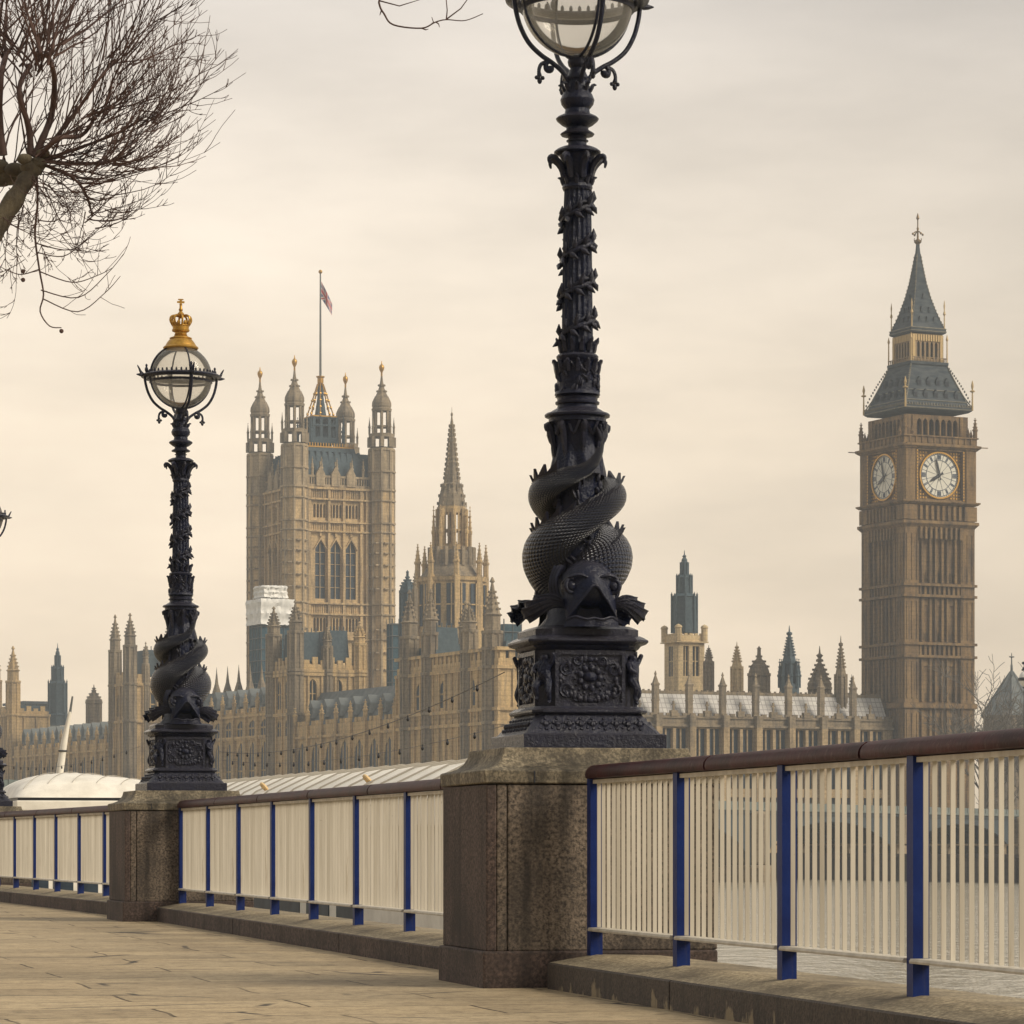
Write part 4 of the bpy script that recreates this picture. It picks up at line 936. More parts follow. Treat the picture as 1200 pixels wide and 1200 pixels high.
# ---------------------------------------------------------------- clock tower
M['bridge_iron'] = simple('green_iron', (.018, .032, .045), (.03, .048, .06), .6, sc=.4)
M['bridge_trim'] = simple('pale_green_iron', (.10, .125, .12), (.16, .18, .165), .6, sc=.4)
M['trim'] = simple('weathered_lead_trim', (.10, .10, .085), (.19, .165, .12), .8, sc=1.5)
M['gold_pale'] = simple('dull_gilding', (.42, .29, .12), (.5, .36, .17), .6, .2, sc=6)
def clock_tower():
    zb = -1.0; xx, yy = WX(1075.5, 528), 528.
    o = thing('clock_tower', 'tall brown clock tower with steep slate roof and two clock faces, at the right', 'clock tower', (xx, yy, zb), AL)
    Z = lambda y: EYE + (HZ - y) * .1305 - zb                  # rows read on the near faces
    ZR = lambda y: EYE + (HZ - y) * .132 - zb                  # rows read on the axis
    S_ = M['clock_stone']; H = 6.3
    k = MB(); k.box(-H + .55, H - 1.0, -H + .55, H - 1.0, 0, Z(616)); 
    for sx_ in (-1, 1):
        for sy_ in (-1, 1):                                    # corner piers
            k.box(*sorted((sx_ * H, sx_ * (H - 2.5))), *sorted((sy_ * H, sy_ * (H - 2.5))), 0, Z(612))
    for f in range(4):
        R = Matrix.Rotation(f * pi / 2, 4, 'Z'); xf = lambda s, d, z: tuple(R @ Vector((s, -(H - 1.0) - d, z)))
        tiers = [(0, Z(832)), (Z(822), Z(772)), (Z(752), Z(701)), (Z(683), Z(622))]
        for za, zb_ in tiers:
            for s in (-3.0, -1.55, -.6, .6, 1.55, 3.0): k.box(s - .2, s + .2, .0, .85, za, zb_, xf)
            for s in (-2.28, 0, 2.28):
                k.box(s - .58, s + .58, .0, .45, za, za + .2 * (zb_ - za), xf); k.box(s - .58, s + .58, .0, .6, zb_ - 1.1, zb_, xf)
            for s in (-2.28, 0, 2.28):
                k.box(s - .3, s + .3, .0, .3, za, zb_, xf)
        for za, zb_ in ((Z(769), Z(755)), (Z(698), Z(686))):
            for i in range(9): s = -3.4 + .85 * i; k.box(s - .2, s + .2, 0, .95, za, zb_, xf)
        for sg in (-1, 1):                                     # fine panelling of the corner piers
            for s in (4.1, 5.0, 5.9):
                for za, zb_ in tiers: k.box(sg * s - .09, sg * s + .09, 1.0, 1.1, za + .4, zb_ - .5, xf)
    for a, b_ in ((830, 824), (771, 768), (756, 753), (700, 697), (687, 684)): bands(k, H, H, [(Z(a), Z(b_), .3)])
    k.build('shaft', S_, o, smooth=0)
    # slit windows: one per bay, sunk between the ribs
    wm = MB(); wm.box(-.24, .24, -.02, .0, 0, 1, fN(0)); 
    for f, rz_ in ((0, 0.), (3, -pi / 2)):
        for za, zb_ in ((Z(816), Z(776)), (Z(748), Z(704)), (Z(680), Z(640))):
            for s in (-1.08, 1.08, -2.72, 2.72):
                wme = win_mesh(.55, zb_ - za, 1, 0, 'clock_stone', 'N')
                p = Matrix.Rotation(rz_, 4, 'Z') @ Vector((s, -(H - 1.0) - .66, za)); w_ = part('window', wme, o, tuple(p), rz_)
    # corbelled stage under the clocks
    k = MB(); HC = 6.55
    k.sq([(H - .1, Z(622)), (H + .05, Z(618)), (HC + .25, Z(614)), (HC + .25, Z(611)), (HC - .3, Z(610)), (HC - .3, Z(592)), (HC + .1, Z(591)), (HC + .42, Z(589)), (HC + .42, Z(587.5)), (HC - .1, Z(587))])
    for f in range(4):
        R = Matrix.Rotation(f * pi / 2, 4, 'Z'); xf = lambda s, d, z: tuple(R @ Vector((s, -HC - d, z)))
        for i in range(8): s = -3.5 + i; k.box(s - .22, s + .22, -.3, .05, Z(609), Z(593), xf)
        for sg in (-1, 1): k.box(*sorted((sg * 4.3, sg * HC)), -.3, .02, Z(609.5), Z(592.5), xf)
        for i in range(9): s = -3.6 + .9 * i; k.box(s - .18, s + .18, -.2, .2, Z(632), Z(618), xf)
    k.build('corbel_stage', S_, o, smooth=0)
    # clock stage
    k = MB(); k.box(-HC + .7, HC - .7, -HC + .7, HC - .7, Z(587), Z(524))
    for sx_ in (-1, 1):
        for sy_ in (-1, 1):
            k.sq([(1.15, Z(587)), (1.15, Z(527)), (1.35, Z(526)), (1.35, Z(523))], (sx_ * (HC - 1.1), sy_ * (HC - 1.1), 0), .35)
    for f in range(4):
        R = Matrix.Rotation(f * pi / 2, 4, 'Z'); xf = lambda s, d, z: tuple(R @ Vector((s, -HC - d, z)))
        k.box(-4.35, -4.0, -.7, -.05, Z(587), Z(527), xf); k.box(4.0, 4.35, -.7, -.05, Z(587), Z(527), xf)
        k.box(-4.0, 4.0, -.7, -.05, Z(587), Z(585.5), xf); k.box(-4.0, 4.0, -.7, -.05, Z(528), Z(526.5), xf)
    k.sq([(HC + .1, Z(526)), (HC + .5, Z(523.5)), (HC + .5, Z(521)), (HC, Z(520)), (HC, Z(513)), (HC + .2, Z(512.5)), (HC + .2, Z(511)), (HC - .4, Z(510.9))])
    for f in range(4):
        R = Matrix.Rotation(f * pi / 2, 4, 'Z'); xf = lambda s, d, z: tuple(R @ Vector((s, -HC - d, z)))
        for i in range(11): s = -5.5 + 1.1 * i; k.box(s - .16, s + .16, 0, .14, Z(520), Z(513), xf)
        k.box(HC - .1, HC + 1.7, .3, .5, Z(523), Z(522), xf)
    k.m = 1                                                    # gilt spandrel patterns
    for f in (0, 3):
        R = Matrix.Rotation(f * pi / 2, 4, 'Z'); xf = lambda s, d, z: tuple(R @ Vector((s, -HC - d, z)))
        for sx_ in (-1, 1):
            for sz_ in (-1, 1):
                for i in range(4):
                    for j in range(4 - i):
                        s, z = sx_ * (3.75 - .5 * i), Z(556.7) + sz_ * (3.45 - .5 * j); k.box(s - .13, s + .13, -.7, -.6, z - .13, z + .13, xf)
        for i in range(17): z = Z(585) + i * (Z(529) - Z(585)) / 16; k.box(-4.28, -4.08, -.05, .0, z - .15, z + .12, xf); k.box(4.08, 4.28, -.05, .0, z - .15, z + .12, xf)
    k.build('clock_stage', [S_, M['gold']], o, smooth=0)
    for f, nm in ((0, 'N'), (3, 'R')):
        R = Matrix.Rotation(f * pi / 2, 4, 'Z'); zc = Z(556.7); y = -HC + .58
        def ringm(mb_, r0, r1, d0, d1, n=56):
            mb_.loft([[(r * cos(2 * pi * i / n), -d, r * sin(2 * pi * i / n)) for i in range(n)] for r, d in ((r0, d0), (r1, d0), (r1, d1), (r0, d1), (r0, d0))], cap=False)
        p = R @ Vector((0, y, zc)); rz_ = f * pi / 2
        k = MB(); k.loft([[(3.42 * cos(2 * pi * i / 56), d, 3.42 * sin(2 * pi * i / 56)) for i in range(56)] for d in (.1, -.1)]); dl = k.build('clock_dial', M['dial'], o, tuple(p), rz_, smooth=30)
        k = MB(); ringm(k, 3.38, 3.62, -.1, .3); k.build('dial_rim', M['gold'], dl, smooth=40)
        k = MB(); ringm(k, 2.28, 2.36, .1, .14); ringm(k, 3.16, 3.24, .1, .14); 
        for i in range(12):
            a = i * pi / 6; 
            for j, off in enumerate((-.27, -.09, .09, .27)):
                if j in (0, 3) and i % 3: continue
                ca_, sa_ = cos(a), sin(a); q = [(2.42, off - .055), (3.1, off - .07), (3.1, off + .07), (2.42, off + .055)]
                k.prism([(r * sa_ + t_ * ca_, r * ca_ - t_ * sa_) for r, t_ in q], .1, .14, lambda s, d, z: (s, -d, z))
        for i in range(60):
            a = i * pi / 30; q = [(3.24, -.04), (3.4, -.04), (3.4, .04), (3.24, .04)]; k.prism([(r * sin(a) + t_ * cos(a), r * cos(a) - t_ * sin(a)) for r, t_ in q], .1, .13, lambda s, d, z: (s, -d, z))
        for i in range(12):
            a = (i + .5) * pi / 6; q = [(.6, -.02), (3.2, -.03), (3.2, .03), (.6, .02)]; k.prism([(r * sin(a) + t_ * cos(a), r * cos(a) - t_ * sin(a)) for r, t_ in q], .1, .125, lambda s, d, z: (s, -d, z))
        k.build('numerals', M['boat_blue'], dl, smooth=0)
        for nmh, a, L_, wd, dd in (('hour_hand', radians(240), 2.15, .24, .2), ('minute_hand', radians(-14), 3.0, .15, .27)):
            q = [(-.75, -wd), (-.35, -wd * .4), (0, -wd * 1.1), (L_ * .6, -wd), (L_, 0), (L_ * .6, wd), (0, wd * 1.1), (-.35, wd * .4), (-.75, wd)]
            k = MB(); k.prism([(r * sin(a) + t_ * cos(a), r * cos(a) - t_ * sin(a)) for r, t_ in q], dd, dd + .05, lambda s, d, z: (s, -d, z)); k.build(nmh, M['black'], dl, smooth=0)
    # belfry
    HB = 5.55; k = MB(); k.box(-HB + .9, HB - .9, -HB + .9, HB - .9, Z(511), Z(486))
    g_ = MB()
    for f in range(4):
        R = Matrix.Rotation(f * pi / 2, 4, 'Z'); xf = lambda s, d, z: tuple(R @ Vector((s, -HB - d, z)))
        hs = [(-3.75 + 1.08 * i + .12, -3.75 + 1.08 * (i + 1) - .12) for i in range(7)]
        wall(k, xf, -HB, HB - .8, Z(511), Z(486), [(Z(509.5), Z(490), hs)], .8)
        for s in (-4.3, 4.3): k.box(s - .25, s + .25, .0, .2, Z(511), Z(487), xf)
        g_.box(-4.4, 4.4, -.88, -.82, Z(510), Z(488), xf)
    k.build('belfry', S_, o, smooth=0); g_.build('belfry_openings', M['opening'], o, smooth=0)
    for sx_ in (-1, 1):
        for sy_ in (-1, 1):
            k = MB(); pinnacle(k, (sx_ * (HC - .2), sy_ * (HC - .2), 0), .34, Z(512), Z(487), 8, 3); pinnacle(k, (sx_ * (HC - 1.5), sy_ * (HC - .1), 0), .26, Z(512), Z(500), 6); pinnacle(k, (sx_ * (HC - .1), sy_ * (HC - 1.5), 0), .26, Z(512), Z(500), 6)
            k.build('corner_pinnacle', S_, o, smooth=20)
    # lower roof with dormers
    k = MB(); k.sq([(5.6, ZR(487)), (6.0, ZR(485)), (6.0, ZR(481.5)), (5.75, ZR(480)), (5.05, ZR(468)), (4.25, ZR(453)), (3.6, ZR(440)), (3.3, ZR(432)), (3.2, ZR(431.5))])
    k.build('lower_roof', M['slate'], o, smooth=0)
    dm = MB(); dm.m = 0; dm.prism([(-.34, 0), (.34, 0), (.34, .75), (0, 1.35), (-.34, .75)], -1.2, .1, fN(0)); dm.m = 1; dm.box(-.2, .2, .1, .13, .1, .72, fN(0)); dme = dm.mesh('dormer', [M['slate'], M['opening']], 0)
    gr = MB(); hp = MB()
    hp.sq([(6.04, ZR(484.4)), (6.1, ZR(484.2)), (6.1, ZR(483.2)), (6.04, ZR(483))]); hp.sq([(5.85, ZR(481)), (5.96, ZR(480.9)), (5.96, ZR(480.2)), (5.6, ZR(479.6))])
    for f in range(4):
        R = Matrix.Rotation(f * pi / 2, 4, 'Z')
        for hh, y in ((4.72, 462), (5.45, 474.5)): hp.tube([tuple(R @ Vector((q * hh, -hh, ZR(y)))) for q in (-1, 1)], .1, 4)
        for j in range(24): hp.box(*(lambda p: (p.x - .09, p.x + .09, p.y - .09, p.y + .09))(R @ Vector((-5.8 + .5 * j, -5.95, 0))), ZR(481), ZR(478))
    for f in range(4):
        R = Matrix.Rotation(f * pi / 2, 4, 'Z')
        for y, n, hw, dd in ((471, 5, 3.7, 5.2), (456, 4, 2.5, 4.4)):
            for i in range(n):
                s = -hw + 2 * hw * i / (n - 1); p = R @ Vector((s, -dd, ZR(y))); part('dormer', dme, o, tuple(p), f * pi / 2)
        for i in range(len([0] * 13)):
            pass
    for sx_ in (-1, 1):
        for sy_ in (-1, 1):
            pts = [(5.95, 480), (5.1, 468), (4.3, 453), (3.65, 440), (3.3, 432)]
            hp.tube([(sx_ * h, sy_ * h, ZR(y)) for h, y in pts], .11, 5); [hp.ball((sx_ * (5.95 - 2.65 * j / 14), sy_ * (5.95 - 2.65 * j / 14), ZR(480 - 48 * (j / 14) ** .8) + .1), (.15, .15, .2), 5, 4) for j in range(15)]
            q = (sx_ * 6.05, sy_ * 6.05, 0); gr.lathe([(.16, ZR(484)), (.12, ZR(470)), (.1, ZR(463)), (.4, ZR(462)), (.4, ZR(461)), (.1, ZR(460)), (.22, ZR(455)), (.05, ZR(449))], 8, q)
    hp.build('roof_trim', M['trim'], o, smooth=20); gr.build('gilt_finials', M['gold_pale'], o, smooth=20)
    # lantern: gilded arcade
    HL = 2.75; k = MB(); k.sq([(3.25, ZR(431.5)), (3.42, ZR(430)), (3.42, ZR(427)), (2.9, ZR(426.5))]); k.build('lantern_floor', M['slate'], o, smooth=0)
    k = MB(); g_ = MB()
    for f in range(4):
        R = Matrix.Rotation(f * pi / 2, 4, 'Z'); xf = lambda s, d, z: tuple(R @ Vector((s, -HL - d, z)))
        hs = [(-2.0 + .8 * i + .17, -2.0 + .8 * (i + 1) - .17) for i in range(5)]
        wall(k, xf, -HL, HL - .45, ZR(427), ZR(394), [(ZR(423), ZR(403), hs)], .45)
        k.m = 1
        for i in range(12): s = -2.5 + .45 * i; k.box(s - .14, s + .14, 0, .14, ZR(402.5), ZR(395), xf)
        k.box(-HL, -HL + .5, 0, .15, ZR(427), ZR(395), xf); k.box(HL - .5, HL, 0, .15, ZR(427), ZR(395), xf); k.m = 0
        for i in range(12): s = -3.2 + .58 * i; k.box(s - .07, s + .07, .5, .6, ZR(427), ZR(422.5), xf)
        k.box(-3.35, 3.25, .5, .6, ZR(422.5), ZR(421.8), xf)
        g_.box(-2.0, 2.0, -.62, -.5, ZR(424), ZR(402), xf)
    k.build('lantern', [M['lantern'], M['gold_pale']], o, smooth=0); g_.build('lantern_openings', M['slate'], o, smooth=0)
    k = MB()
    for sx_ in (-1, 1):
        for sy_ in (-1, 1):
            k.lathe([(.13, ZR(427)), (.1, ZR(402)), (.22, ZR(400)), (.03, ZR(394))], 6, (sx_ * 3.25, sy_ * 3.25, 0)); k.lathe([(.12, ZR(388)), (.09, ZR(372)), (.24, ZR(370)), (.08, ZR(366)), (.14, ZR(360)), (.03, ZR(354))], 6, (sx_ * 2.95, sy_ * 2.95, 0))
    k.build('gilt_finials', M['gold_pale'], o, smooth=20)
    k = MB(); k.sq([(2.8, ZR(394)), (3.15, ZR(392.5)), (3.15, ZR(388)), (2.95, ZR(386.5)), (2.65, ZR(380)), (2.05, ZR(366)), (1.45, ZR(350)), (.95, ZR(332)), (.55, ZR(312)), (.3, ZR(298)), (.22, ZR(290)), (.2, ZR(286))])
    for y, hh in ((380, 2.6), (368, 2.1), (352, 1.5)):
        for f in range(4):
            R = Matrix.Rotation(f * pi / 2, 4, 'Z'); xf = lambda s, d, z: tuple(R @ Vector((s, -hh - d, z)))
            for s in ((-1.3, 0, 1.3) if hh > 2.2 else ((-.7, .7) if hh > 1.7 else (0,))): k.prism([(s - .2, ZR(y)), (s + .2, ZR(y)), (s, ZR(y) + .9)], -.6, .12, xf)
    k.build('spire', M['slate'], o, smooth=0)
    k = MB(); k.sq([(3.1, ZR(391.6)), (3.22, ZR(391.4)), (3.22, ZR(390.4)), (3.1, ZR(390.2))]); k.sq([(3.0, ZR(388.2)), (3.2, ZR(388)), (3.2, ZR(387.2)), (2.85, ZR(386))])
    prf = [(2.9, 386), (2.6, 380), (2.0, 366), (1.42, 350), (.93, 332), (.54, 312), (.3, 298)]
    for (h0, y0), (h1, y1) in zip(prf, prf[1:]):
        for sx_ in (-1, 1):
            for sy_ in (-1, 1):
                k.tube([(sx_ * h0, sy_ * h0, ZR(y0)), (sx_ * h1, sy_ * h1, ZR(y1))], .085, 4)
                n = max(2, int((y0 - y1) / 4))
                for j in range(n): t_ = j / n; h_ = h0 + (h1 - h0) * t_; k.ball((sx_ * h_, sy_ * h_, ZR(y0 + (y1 - y0) * t_) + .12), (.15, .15, .18), 5, 4)
    k.build('spire_trim', M['trim'], o, smooth=20)
    k = MB(); k.lathe([(.2, ZR(287)), (.45, ZR(285)), (.62, ZR(283.5)), (.45, ZR(281.5)), (.16, ZR(280)), (.12, ZR(270)), (.2, ZR(268)), (.1, ZR(266)), (.09, ZR(258)), (.26, ZR(256)), (.2, ZR(254)), (.05, ZR(250))], 10)
    for a in (0, pi / 2):
        c_, s_ = cos(a), sin(a); k.tube([(.9 * c_ * q, .9 * s_ * q, ZR(271) - .5 * abs(q) ** 2) for q in (-1, -.5, 0, .5, 1)], .09, 5)
        for q in (-1, 1): k.ball((.9 * c_ * q, .9 * s_ * q, ZR(271.5) - .4), .19, 6, 5)
    for i in range(6): a = i * pi / 3; k.tube([(.3 * cos(a), .3 * sin(a), ZR(284)), (.65 * cos(a), .65 * sin(a), ZR(281.5)), (.6 * cos(a), .6 * sin(a), ZR(279.5))], .06, 4)
    k.build('finial', M['gold_dark'], o, smooth=40)
M['lantern'] = simple('gilded_ironwork', (.24, .155, .06), (.16, .115, .075), .55, .25, sc=2.5)
M['gold_dark'] = simple('tarnished_gilding', (.24, .16, .07), (.14, .10, .06), .5, .5, sc=4)
clock_tower()

# ---------------------------------------------------------------- the great square tower
def turret_top(k, c, r, Zn, crest):
    """open lantern stage with an ogee cap, heights handed in from the bottom up"""
    z = Zn
    for j in range(8):
        a = j * pi / 4 + pi / 8; k.box(c[0] + r * .98 * cos(a) - .38, c[0] + r * .98 * cos(a) + .38, c[1] + r * .98 * sin(a) - .38, c[1] + r * .98 * sin(a) + .38, z[0], z[1])
    k.lathe([(r * .55, z[0] - .3), (r * 1.02, z[0]), (r * .3, z[0] + .01)], 8, c, ph=pi / 8)
    k.lathe([(r * .3, z[1] - .01), (r * 1.05, z[1]), (r * 1.08, z[2]), (r * .85, z[2] + .1)], 8, c, ph=pi / 8)
    for j in range(8):
        a = j * pi / 4 + pi / 8; pinnacle(k, (c[0] + r * cos(a), c[1] + r * sin(a), 0), .22, z[2], z[2] + 3.4, 6)
    r2 = r * .70
    for j in range(8):
        a = j * pi / 4 + pi / 8; k.box(c[0] + r2 * .95 * cos(a) - .22, c[0] + r2 * .95 * cos(a) + .22, c[1] + r2 * .95 * sin(a) - .22, c[1] + r2 * .95 * sin(a) + .22, z[2], z[3])
    k.lathe([(r2 * .4, z[2] + 1.3), (r2, z[2] + 1.3), (r2, z[2] + 1.7), (r2 * .4, z[2] + 1.7)], 8, c, ph=pi / 8)
    h = crest - z[3]
    k.lathe([(r2 * .5, z[3] - .02), (r2 * 1.15, z[3]), (r2 * 1.2, z[3] + .5), (r2 * 1.06, z[3] + .7), (r2 * 1.15, z[3] + h * .15), (r2 * 1.12, z[3] + h * .25), (r2 * .92, z[3] + h * .36), (r2 * .66, z[3] + h * .46), (r2 * .46, z[3] + h * .56), (r2 * .28, z[3] + h * .70), (r2 * .17, z[3] + h * .85), (r2 * .1, crest)], 8, c, ph=pi / 8)
    for i in range(4):
        t_ = .2 + .17 * i; rr_ = r2 * (1.12 - t_ * 1.1)
        for j in range(8): a = j * pi / 4 + pi / 8; q = .15; k.box(c[0] + rr_ * cos(a) - q, c[0] + rr_ * cos(a) + q, c[1] + rr_ * sin(a) - q, c[1] + rr_ * sin(a) + q, z[3] + h * t_, z[3] + h * t_ + .35)
M['tower_grey'] = stone_mat('weathered_limestone', (.36, .275, .17), (.50, .39, .25), (.16, .13, .095))
def great_tower():
    Y0 = 704.; zb = -1.; o = thing('square_tower', 'great square stone tower with four turrets and a flag on its mast', 'tower', (WX(375.5, Y0), Y0, zb), AL)
    Z = lambda y: EYE + (HZ - y) * .17375 - zb; ZC = lambda y: EYE + (HZ - y) * .176 - zb; ZT = lambda y: EYE + (HZ - y) * .17275 - zb
    S_ = M['tower_stone']; H = 9.4
    k = MB(); faces = [(0, 0.), (3, -pi / 2), (1, pi / 2), (2, pi)]
    arches = [(-4.85 + 3.35 * i, -4.85 + 3.35 * i + 2.3) for i in range(3)]; arches = [(s - .15, e - .15) for s, e in arches]
    small = []
    for s0 in (-5.6, -2.05, 1.5):
        small += [(s0 + .1 + .72 * i + .1, s0 + .1 + .72 * (i + 1) - .1) for i in range(5)]
    for f, rz_ in faces:
        R = Matrix.Rotation(rz_, 4, 'Z'); xf = lambda s, d, z: tuple(R @ Vector((s, -H - d, z)))
        wall(k, xf, -H, H - 1.5, 0, Z(571), [(Z(783), Z(766), [(-4.6, -2.4), (-1.1, 1.1), (2.4, 4.6)])] + [(Z(740), Z(724), small)] + [(Z(702), Z(634), arches)], 1.5) if False else None
        wall(k, xf, -H, H - 1.5, 0, Z(571), [(Z(740), Z(724), small), (Z(702), Z(634), arches), (Z(607), Z(591), small)], 1.5)
        for s in (-6.35, -1.97 - .15, 1.38 - .15, 5.05, 6.3):      # thin buttress shafts
            k.box(s - .28, s + .28, 0, .5, 0, Z(571), xf)
        for (a, e) in arches:                                 # hood moulds and niches above
            m_ = (a + e) / 2; k.prism([(a - .35, Z(644)), (m_, Z(630)), (e + .35, Z(644)), (e + .15, Z(644)), (m_, Z(632.5)), (a - .15, Z(644))], 0, .3, xf)
            k.box(m_ - .25, m_ + .25, 0, .35, Z(629), Z(623), xf)
        for i in range(26): s = -6.2 + .49 * i; k.box(s - .12, s + .12, 0, .16, Z(622), Z(613), xf); k.box(s - .12, s + .12, 0, .16, Z(585), Z(574), xf); k.box(s - .12, s + .12, 0, .16, Z(719), Z(709), xf)
    k.box(-H + 1.5, H - 1.5, -H + 1.5, H - 1.5, Z(575), Z(571))
    for a, b_ in ((750, 748), (721, 719), (708.5, 706.5), (624, 622), (613, 611), (586.5, 584.5), (574, 571.5)): bands(k, H, H, [(Z(a), Z(b_), .7)])
    # parapet of gabled niches
    k.m = 1
    for f, rz_ in faces:
        R = Matrix.Rotation(rz_, 4, 'Z'); xf = lambda s, d, z: tuple(R @ Vector((s, -H - d, z)))
        for i in range(24): s = -6.3 + .55 * i; k.box(s - .13, s + .13, -.5, -.1, Z(571), Z(560), xf)
        k.box(-H, H - .5, -.5, 0, Z(571), Z(568), xf); k.box(-H, H - .5, -.5, 0, Z(560), Z(557.5), xf)
        for (a, e) in arches:
            m_ = (a + e) / 2; k.prism([(m_ - .95, Z(570)), (m_ + .95, Z(570)), (m_ + .95, Z(556)), (m_, Z(546)), (m_ - .95, Z(556))], -.5, .25, xf); k.box(m_ - .12, m_ + .12, -.3, .0, Z(546), Z(541), xf)
        for s in (-3.85 - .05, -.5, -.5 + 3.35 - 6.7, 2.85, 5.3, -5.9): pinnacle(k, tuple(R @ Vector((s + .35, -H + .2, 0))), .26, Z(558), Z(536), 6, 2)
    k.build('body', [S_, M['tower_grey']], o, smooth=0)
    g_ = win_mesh(2.3, Z(634) - Z(702), 2, 4, 'tower_stone', 'N', .05)
    for f, rz_ in faces[:2]:
        for a, e in arches: p = Matrix.Rotation(rz_, 4, 'Z') @ Vector(((a + e) / 2, -H - .0, Z(702))); part('window', g_, o, tuple(p), rz_)
    b2 = MB(); b2.box(-.26, .26, -1.0, -.9, 0, Z(591) - Z(607), fN(0)); bme = b2.mesh('slit_window', [M['glass_dark']], 0)
    for f, rz_ in faces[:2]:
        for zz_ in (607, 740):
            for a, e in small: p = Matrix.Rotation(rz_, 4, 'Z') @ Vector(((a + e) / 2, -H, Z(zz_))); part('slit_window', bme, o, tuple(p), rz_)
    # corner turrets
    CT = 9.6; tops = MB()
    for sx_ in (-1, 1):
        for sy_ in (-1, 1):
            k = MB(); c = (sx_ * CT, sy_ * CT, 0); r = 2.55
            k.lathe([(r, 0), (r, Z(572))], 8, c, ph=pi / 8); k.m = 1; k.lathe([(r, Z(572)), (r, ZT(524)), (r + .2, ZT(523)), (r + .2, ZT(521)), (r, ZT(520))], 8, c, ph=pi / 8)
            for a, b_ in ((750, 748), (721, 719), (708.5, 706.5), (624, 622), (613, 611), (586.5, 584.5), (574, 571.5), (552, 550)): k.lathe([(r, Z(a)), (r + .38, Z(a) + .05), (r + .38, Z(b_)), (r, Z(b_) + .05)], 8, c, ph=pi / 8)
            for j in range(8):
                a = j * pi / 4; 
                for y in (690, 676, 662, 648, 636, 738, 765, 785): k.box(c[0] + r * .93 * cos(a) - .5, c[0] + r * .93 * cos(a) + .5, c[1] + r * .93 * sin(a) - .5, c[1] + r * .93 * sin(a) + .5, Z(y), Z(y) + .28)
                a2 = a + pi / 8; k.box(c[0] + r * cos(a2) - .2, c[0] + r * cos(a2) + .2, c[1] + r * sin(a2) - .2, c[1] + r * sin(a2) + .2, 0, ZT(522))
            tt = k.build('corner_turret', [S_, M['tower_grey']], o, smooth=0)
            k = MB(); turret_top(k, c, r * .98, [ZT(519), ZT(507), ZT(503), ZT(476)], ZT(434)); k.build('turret_cap', M['grey_stone'], tt, smooth=0)
            k = MB(); k.lathe([(.2, ZT(434)), (.18, ZT(430)), (.45, ZT(427)), (.58, ZT(424)), (.45, ZT(421.5)), (.15, ZT(420)), (.05, ZT(416))], 10, c); k.build('gilt_finial', M['gold'], tt, smooth=40)
    # iron roof, cresting and the gilded crown that carries the mast
    k = MB(); k.sq([(8.4, Z(566)), (8.3, Z(560)), (7.7, Z(534)), (7.5, Z(530)), (7.4, Z(529.5)), (5.6, Z(529)), (5.3, Z(521.5)), (5.2, Z(521.4))])
    for f, rz_ in faces:
        R = Matrix.Rotation(rz_, 4, 'Z'); xf = lambda s, d, z: tuple(R @ Vector((s, -6.9 - d, z)))
        for i in range(9): s = -5.4 + 1.35 * i; k.box(s - .1, s + .1, -.6, .95, Z(552), Z(528), xf)
    k.build('iron_roof', M['iron_roof'], o, smooth=0)
    k = MB()
    for f, rz_ in faces:
        R = Matrix.Rotation(rz_, 4, 'Z'); xf = lambda s, d, z: tuple(R @ Vector((s, -5.3 - d, z)))
        k.box(-5.3, 5.2, -.1, .1, Z(522), Z(520.5), xf)
        for i in range(18): s = -5.1 + .6 * i; k.box(s - .1, s + .1, -.05, .05, Z(520.5), Z(516.5), xf)
    k.box(-2.6, 2.6, -2.6, 2.6, ZC(490), ZC(488.5))
    for i in range(8):
        a = i * pi / 4 + pi / 8; k.tube([(2.9 * cos(a), 2.9 * sin(a), ZC(490)), (1.7 * cos(a), 1.7 * sin(a), ZC(470)), (.6 * cos(a), .6 * sin(a), ZC(450))], .14, 5)
        for y, rr_ in ((486, 2.65), (478, 2.15), (470, 1.7), (462, 1.25)): k.ball((rr_ * cos(a), rr_ * sin(a), ZC(y)), .3, 6, 4)
    k.lathe([(.35, ZC(452)), (.65, ZC(449)), (.65, ZC(443)), (.9, ZC(442)), (.9, ZC(441)), (.3, ZC(440.5))], 10)
    k.build('gilt_crown', M['gold'], o, smooth=20)
    k = MB(); k.sq([(1.2, ZC(521)), (1.0, ZC(491)), (.5, ZC(466)), (.4, ZC(452))]); [k.box(sx_ * 2.5 - .28, sx_ * 2.5 + .28, sy_ * 2.5 - .28, sy_ * 2.5 + .28, ZC(521), ZC(491)) for sx_ in (-1, -.35, .35, 1) for sy_ in (-1, -.35, .35, 1) if 1 in (abs(sx_), abs(sy_))]; k.sq([(2.85, ZC(521)), (2.85, ZC(514)), (2.2, ZC(513.8))]); k.sq([(2.85, ZC(501)), (2.9, ZC(499)), (2.2, ZC(498.8))]); k.sq([(2.6, ZC(493)), (2.85, ZC(491)), (2.85, ZC(490.3))])
    for sx_ in (-1, 1):
        for sy_ in (-1, 1): pinnacle(k, (sx_ * 3.6, sy_ * 3.6, 0), .32, ZC(521), ZC(488), 6, 3)
    k.build('roof_lantern', M['iron_roof'], o, smooth=0)
    k = MB(); k.lathe([(.26, ZC(443)), (.22, ZC(390)), (.15, ZC(322)), (.14, ZC(320))], 10); pole = k.build('flagpole', M['beige'], o, smooth=40)
    k = MB(); k.ball((0, 0, ZC(318.5)), .42, 10, 7); k.build('pole_ball', M['gold'], pole, smooth=60)
    k = MB(); nu, nv = 14, 10; vs = []; us = []
